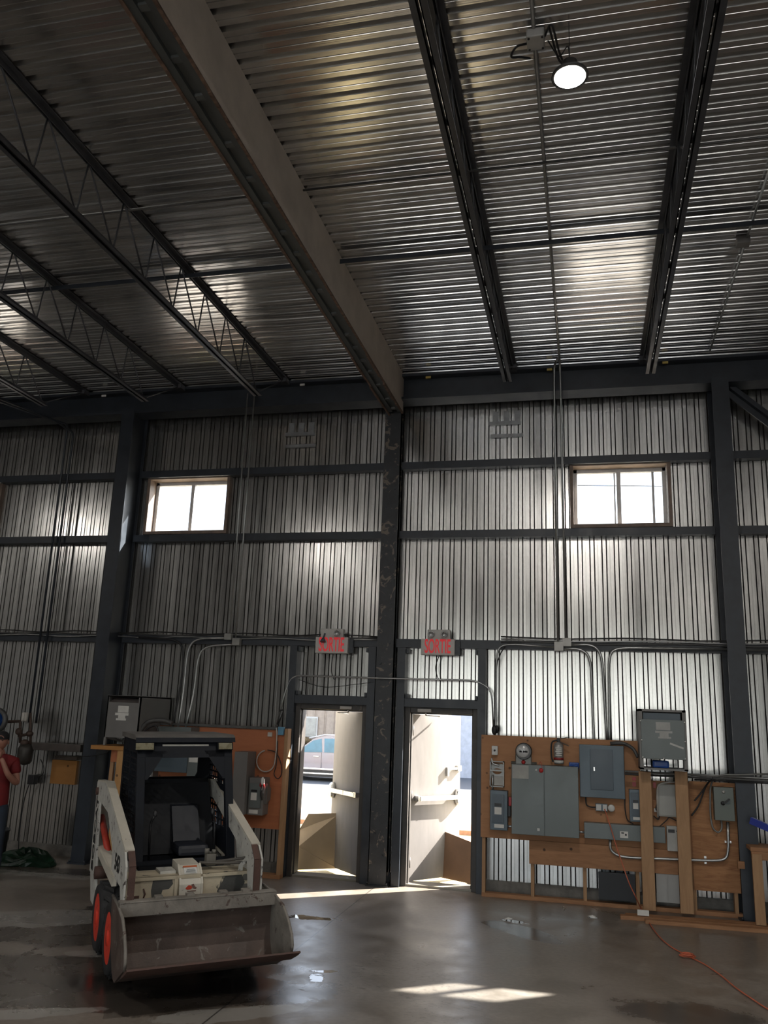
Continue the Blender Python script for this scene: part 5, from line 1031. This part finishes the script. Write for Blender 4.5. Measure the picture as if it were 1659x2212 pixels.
# bucket
def remap(y, K=((.2, .2), (.44, .42), (.5, .47), (.86, .84), (1.98, 1.95), (2.33, 2.15))):
    for (a, b), (c, d) in zip(K[:-1], K[1:]):
        if y <= c: return b+(d-b)*(y-a)/(c-a)
    return y-K[-1][0]+K[-1][1]
def kids(o):
    for c in o.children:
        yield c; yield from kids(c)
cabset = {'cab_frame', 'header_trim', 'cab_roof', 'roof_lip', 'headlamp', 'headlamp_lens', 'side_screen', 'rear_panel', 'seat_backing', 'seat', 'control_lever'}
for o in kids(ldr):
    nm = o.name.split('.')[0]
    if nm in ('wheel', 'rim', 'hub'): continue
    if not (o in _arms or nm == 'lettering'):
        for v in o.data.vertices:
            v.co.y = remap(v.co.y)
            if nm in cabset and v.co.z > .76: v.co.y += max(0, (1.95-v.co.y)/1.11)*.32*(v.co.z-.76)
            if nm in ('step_guard', 'guard_rib', 'warning_decal', 'decal_header', 'decal_print', 'side_step') and v.co.z > .6: v.co.z -= .05*min(1, (v.co.z-.6)/.15)
    if o.parent is ldr:
        o.location.x = -.015 if (o in _arms or nm == 'lettering') else (.062 if nm in cabset else .02)
        if o in _arms or nm == 'lettering': o.scale.x = .93
        elif nm in cabset: o.scale.x = 1.05
        elif nm in ('front_panel', 'step_guard', 'side_step', 'corner_plate', 'tilt_cylinder'): o.location.z = -.03
BP = [(-.46, .300), (.0, .120), (.05, .125), (.11, .17), (.16, .26), (.18, .38), (.165, .50), (.12, .625)]
SP = [(-.46, .298), (-.0, .113), (.055, .118), (.12, .165), (.17, .26), (.195, .38), (.19, .50), (.20, .635), (.0, .615), (-.22, .56), (-.37, .48), (-.46, .40), (-.475, .35)]
m = MB(); th_ = .014; n = len(BP); inner = []
for i, p in enumerate(BP):
    a = BP[max(0, i-1)]; b = BP[min(n-1, i+1)]; d_ = Vector((b[0]-a[0], b[1]-a[1])).normalized(); inner.append((p[0]-d_.y*th_, p[1]+d_.x*th_))
poly = BP+inner[::-1]
vs = [(x, p[0], p[1]) for x in (-.595, .595) for p in poly]; k = len(poly)
fs = [(i, (i+1) % k, (i+1) % k+k, i+k) for i in range(k)]+[(i, i+1, k-2-i, k-1-i) for i in range(n-1)]+[(i+k, i+1+k, 2*k-2-i, 2*k-1-i) for i in range(n-1)]
m.add(vs, fs); bk = m.build('bucket', bkt, ldr); bk.location.x = .022
SP = [(-.345, .286), (-.0, .118), (.08, .122), (.17, .17), (.27, .27), (.355, .40), (.40, .52), (.42, .62), (.12, .605), (-.12, .565), (-.25, .49), (-.335, .41), (-.365, .34)]
for sx in (-1, 1):
    m = MB(); m.prism(SP, 'x', sx*.595, sx*.61); sp_ = m.build('side_plate', bkt if sx < 0 else bkt_d, bk)
    m = MB(); m.tube([(sx*.603, a, b) for a, b in SP[7:]+[SP[0]]], .012, 6); m.build('side_rim', bkt_d, sp_)
m = MB(); m.box(-.605, .605, .055, .075, .535, .635, .004); m.box(-.605, .605, .055, .15, .62, .64, .006); m.build('top_lip', bkt_d, bk)
m = MB(); m.prism([(-.515, .325), (-.46, .294), (-.31, .228), (-.305, .242), (-.455, .31), (-.505, .335)], 'x', -.615, .615); m.build('cutting_edge', brown_r, bk)
m = MB()
for xx in (-.34, -.1, .16, .34): m.box(xx, xx+.06, .10, .17, .52, .655, .004)
m.build('hinge_lug', bkt_d, bk)
# ------------------------------------------------------------------ outside
def ground(name, y0, y1, x0, x1, z, mat): m = MB(); m.box(x0, x1, y0, y1, z-.1, z); return tag(m.build(name, mat), kind='structure')
grass_m = M('dry_grass', (.31, .25, .13), .9, 0, .35, 18, .6, 60, spots=(.18, .18, .07), sp_th=.6, sp_scale=9)
ground('trim_3', 11.16, 16.0, -30, 14, -.03, grass_m)
ground('trim_4', 16.0, 16.9, -30, 14, .05, M('brick_edge', (.30, .16, .10), .9, 0, .2, 12, .3))
ground('trim_5', 16.9, 22.7, -30, 14, -.02, M('gravel', (.30, .25, .20), .9, 0, .35, 22, .8, 70))
ground('trim_6', 22.7, 60, -60, 40, -.06, M('asphalt', (.10, .11, .125), .8, 0, .15, 9, .3))
ground('trim_7', -60, -12.2, -60, 60, -.03, M('yard_concrete', (.44, .435, .42), .9, 0, .2, 3))
ground('trim_8', -12.2, 11.16, 8.2, 60, -.03, M('yard_concrete2', (.44, .435, .42), .9, 0, .2, 3))
# opposite building
e = empty('opposite_building', (-16, 34, 0), label='beige ribbed metal building across the road', cat='building'); bs = e.location
bm_ = M('beige_siding', (.40, .33, .27), .6); m = MB(); m.box(-32, -7, 34, 44, -.1, 5.5); x = -32
while x < -7: m.box(x, x+.03, 33.97, 34, 0, 5.5); m.box(x+.08, x+.10, 33.98, 34, 0, 5.5); x += .42
m.build('siding', bm_, e, bs)
x0, x1, z0, z1 = rectW(655, 1551, 683, 1588, 33.95); m = MB(); m.box(x0-.1, x1+.06, 33.93, 33.96, z0-.06, z1+.06); m.build('window_trim', white_pl, e, bs); m = MB(); m.box(x0-.05, x1, 33.9, 33.93, z0, z1); m.build('window', M('far_window', (.38, .38, .35), .15, 0), e, bs)
m = MB(); m.box(x0-1.5, x1-.3, 33.4, 33.9, -.05, .95); m.ell((x0-.2, 33.4, .9), .8, .3, .18); tag(m.build('shrub', M('shrub_brown', (.14, .10, .05), .9, 0, .5, 14, .8, 30), base=(x0, 33.5, 0)), 'brown shrub below the window of the beige building', 'shrub')
m = MB(); m.box(-4.8, 6, 31, 38, -.06, 6); tag(m.build('white_building', M('white_wall', (.42, .46, .54), .7), base=(0, 31, 0)), 'pale blue white building seen beyond the right exit door', 'building')
# car
car = empty('car', (-7.6, 26.9, -.06), label='grey blue estate car parked across the road, seen through the left door', cat='car'); bs = car.location
paint = M('car_paint', (.20, .20, .25), .22, .35, .05, 3, coat=.6); m = MB(); ZC = -.06
lo_ = [(-9.95, .30), (-9.98, .55), (-9.7, .72), (-9.0, .84), (-5.5, .90), (-5.35, .60), (-5.4, .28)]
m.prism([(x, z+ZC) for x, z in lo_], 'y', 26.03, 27.75)
m.prism([(x, z+ZC) for x, z in lo_[1:6]], 'y', 26.0, 27.78); m.prism([(-9.0, .83+ZC), (-8.42, 1.27+ZC), (-8.1, 1.36+ZC), (-6.5, 1.38+ZC), (-5.9, 1.25+ZC), (-5.5, .88+ZC)], 'y', 26.10, 27.68); m.build('car_body', paint, car, bs)
m = MB(); m.prism([(-8.93, .85+ZC), (-8.42, 1.22+ZC), (-8.15, 1.28+ZC), (-8.12, .87+ZC)], 'y', 26.09, 26.10); m.prism([(-8.05, .87+ZC), (-8.06, 1.29+ZC), (-7.2, 1.31+ZC), (-7.1, .88+ZC)], 'y', 26.09, 26.10); m.prism([(-7.0, .88+ZC), (-7.1, 1.31+ZC), (-6.3, 1.28+ZC), (-5.9, .90+ZC)], 'y', 26.09, 26.10); m.build('side_window', M('car_glass', (.05, .14, .22), .08, .2, .2, 3), car, bs)
m = MB(); m.tube([(-8.6, 26.2, 1.28+ZC), (-8.1, 26.2, 1.40+ZC), (-6.4, 26.2, 1.42+ZC)], .02, 8); m.build('roof_rail', alum, car, bs)
m = MB(); m.box(-8.11, -8.10, 25.995, 26.0, .30+ZC, .86+ZC); m.box(-9.1, -9.09, 25.995, 26.0, .3+ZC, .8+ZC); m.build('door_gap', black_m, car, bs)
m = MB(); m.box(-8.36, -8.18, 25.96, 26.0, .735+ZC, .765+ZC, .01); m.box(-7.3, -7.12, 25.96, 26.0, .745+ZC, .775+ZC, .01); m.build('door_handle', alum, car, bs)
m = MB(); m.box(-9.0, -6.2, 25.98, 26.03, .36+ZC, .40+ZC); m.box(-9.0, -6.2, 25.98, 26.03, .22+ZC, .26+ZC); m.build('sill_trim', alum, car, bs)
m = MB(); m.box(-9.2, -6.1, 26.02, 27.7, .14+ZC, .34+ZC); m.build('underbody', black_m, car, bs)
for xx in (-9.25, -6.25):
    for yy in (26.0, 27.55):
        m = MB(); m.lathe([(.2, 0), (.32, 0), (.33, .03), (.33, .19), (.32, .22), (.2, .22)], (xx, yy, .33+ZC), (0, 1, 0), 28); w_ = m.build('wheel', black_m, car, bs); m = MB(); m.lathe([(.2, .01), (.1, .04), (0, .02)], (xx, yy, .33+ZC), (0, 1, 0), 20); m.build('wheel_rim', alum, w_, bs)
m = MB(); a = A(1200, 1048, 22); b = A(1500, 1051, 22); m.tube([a+(a-b)*6, (a+b)/2, b+(b-a)*4], .012, 6); tag(m.build('overhead_wire', cable_blk, base=a), 'thin overhead wire crossing the sky behind the right window', 'wire')
# small litter on the floor near the doors
for k, (px, py, s_, lb) in enumerate(((750, 1901, .10, 'white crumpled paper scrap on the floor by the left doorway'), (1020, 1912, .10, 'white paper scrap at the right jamb of the right doorway'), (1660-20, 2006, .07, 'pale scrap on the floor by the timber crate'), (1098, 1988, .05, 'small pale scrap near the dark puddle marks'), (1280, 1983, .06, 'small white scrap on the floor in front of the stud frame'))):
    p = at(px, py, z=0); m = MB(); n = 9; pts_ = [(p.x+s_*random.uniform(.6, 1.1)*math.cos(2*math.pi*j/n), p.y+.5*s_*random.uniform(.6, 1.1)*math.sin(2*math.pi*j/n), random.uniform(.002, .02)) for j in range(n)]
    m.add(pts_+[(p.x, p.y, .03)], [(j, (j+1) % n, n) for j in range(n)]+[list(range(n))[::-1]]); tag(m.build('paper_scrap', white_lb, base=(p.x, p.y, 0)), lb, 'litter')
p = at(627, 1912, z=0)
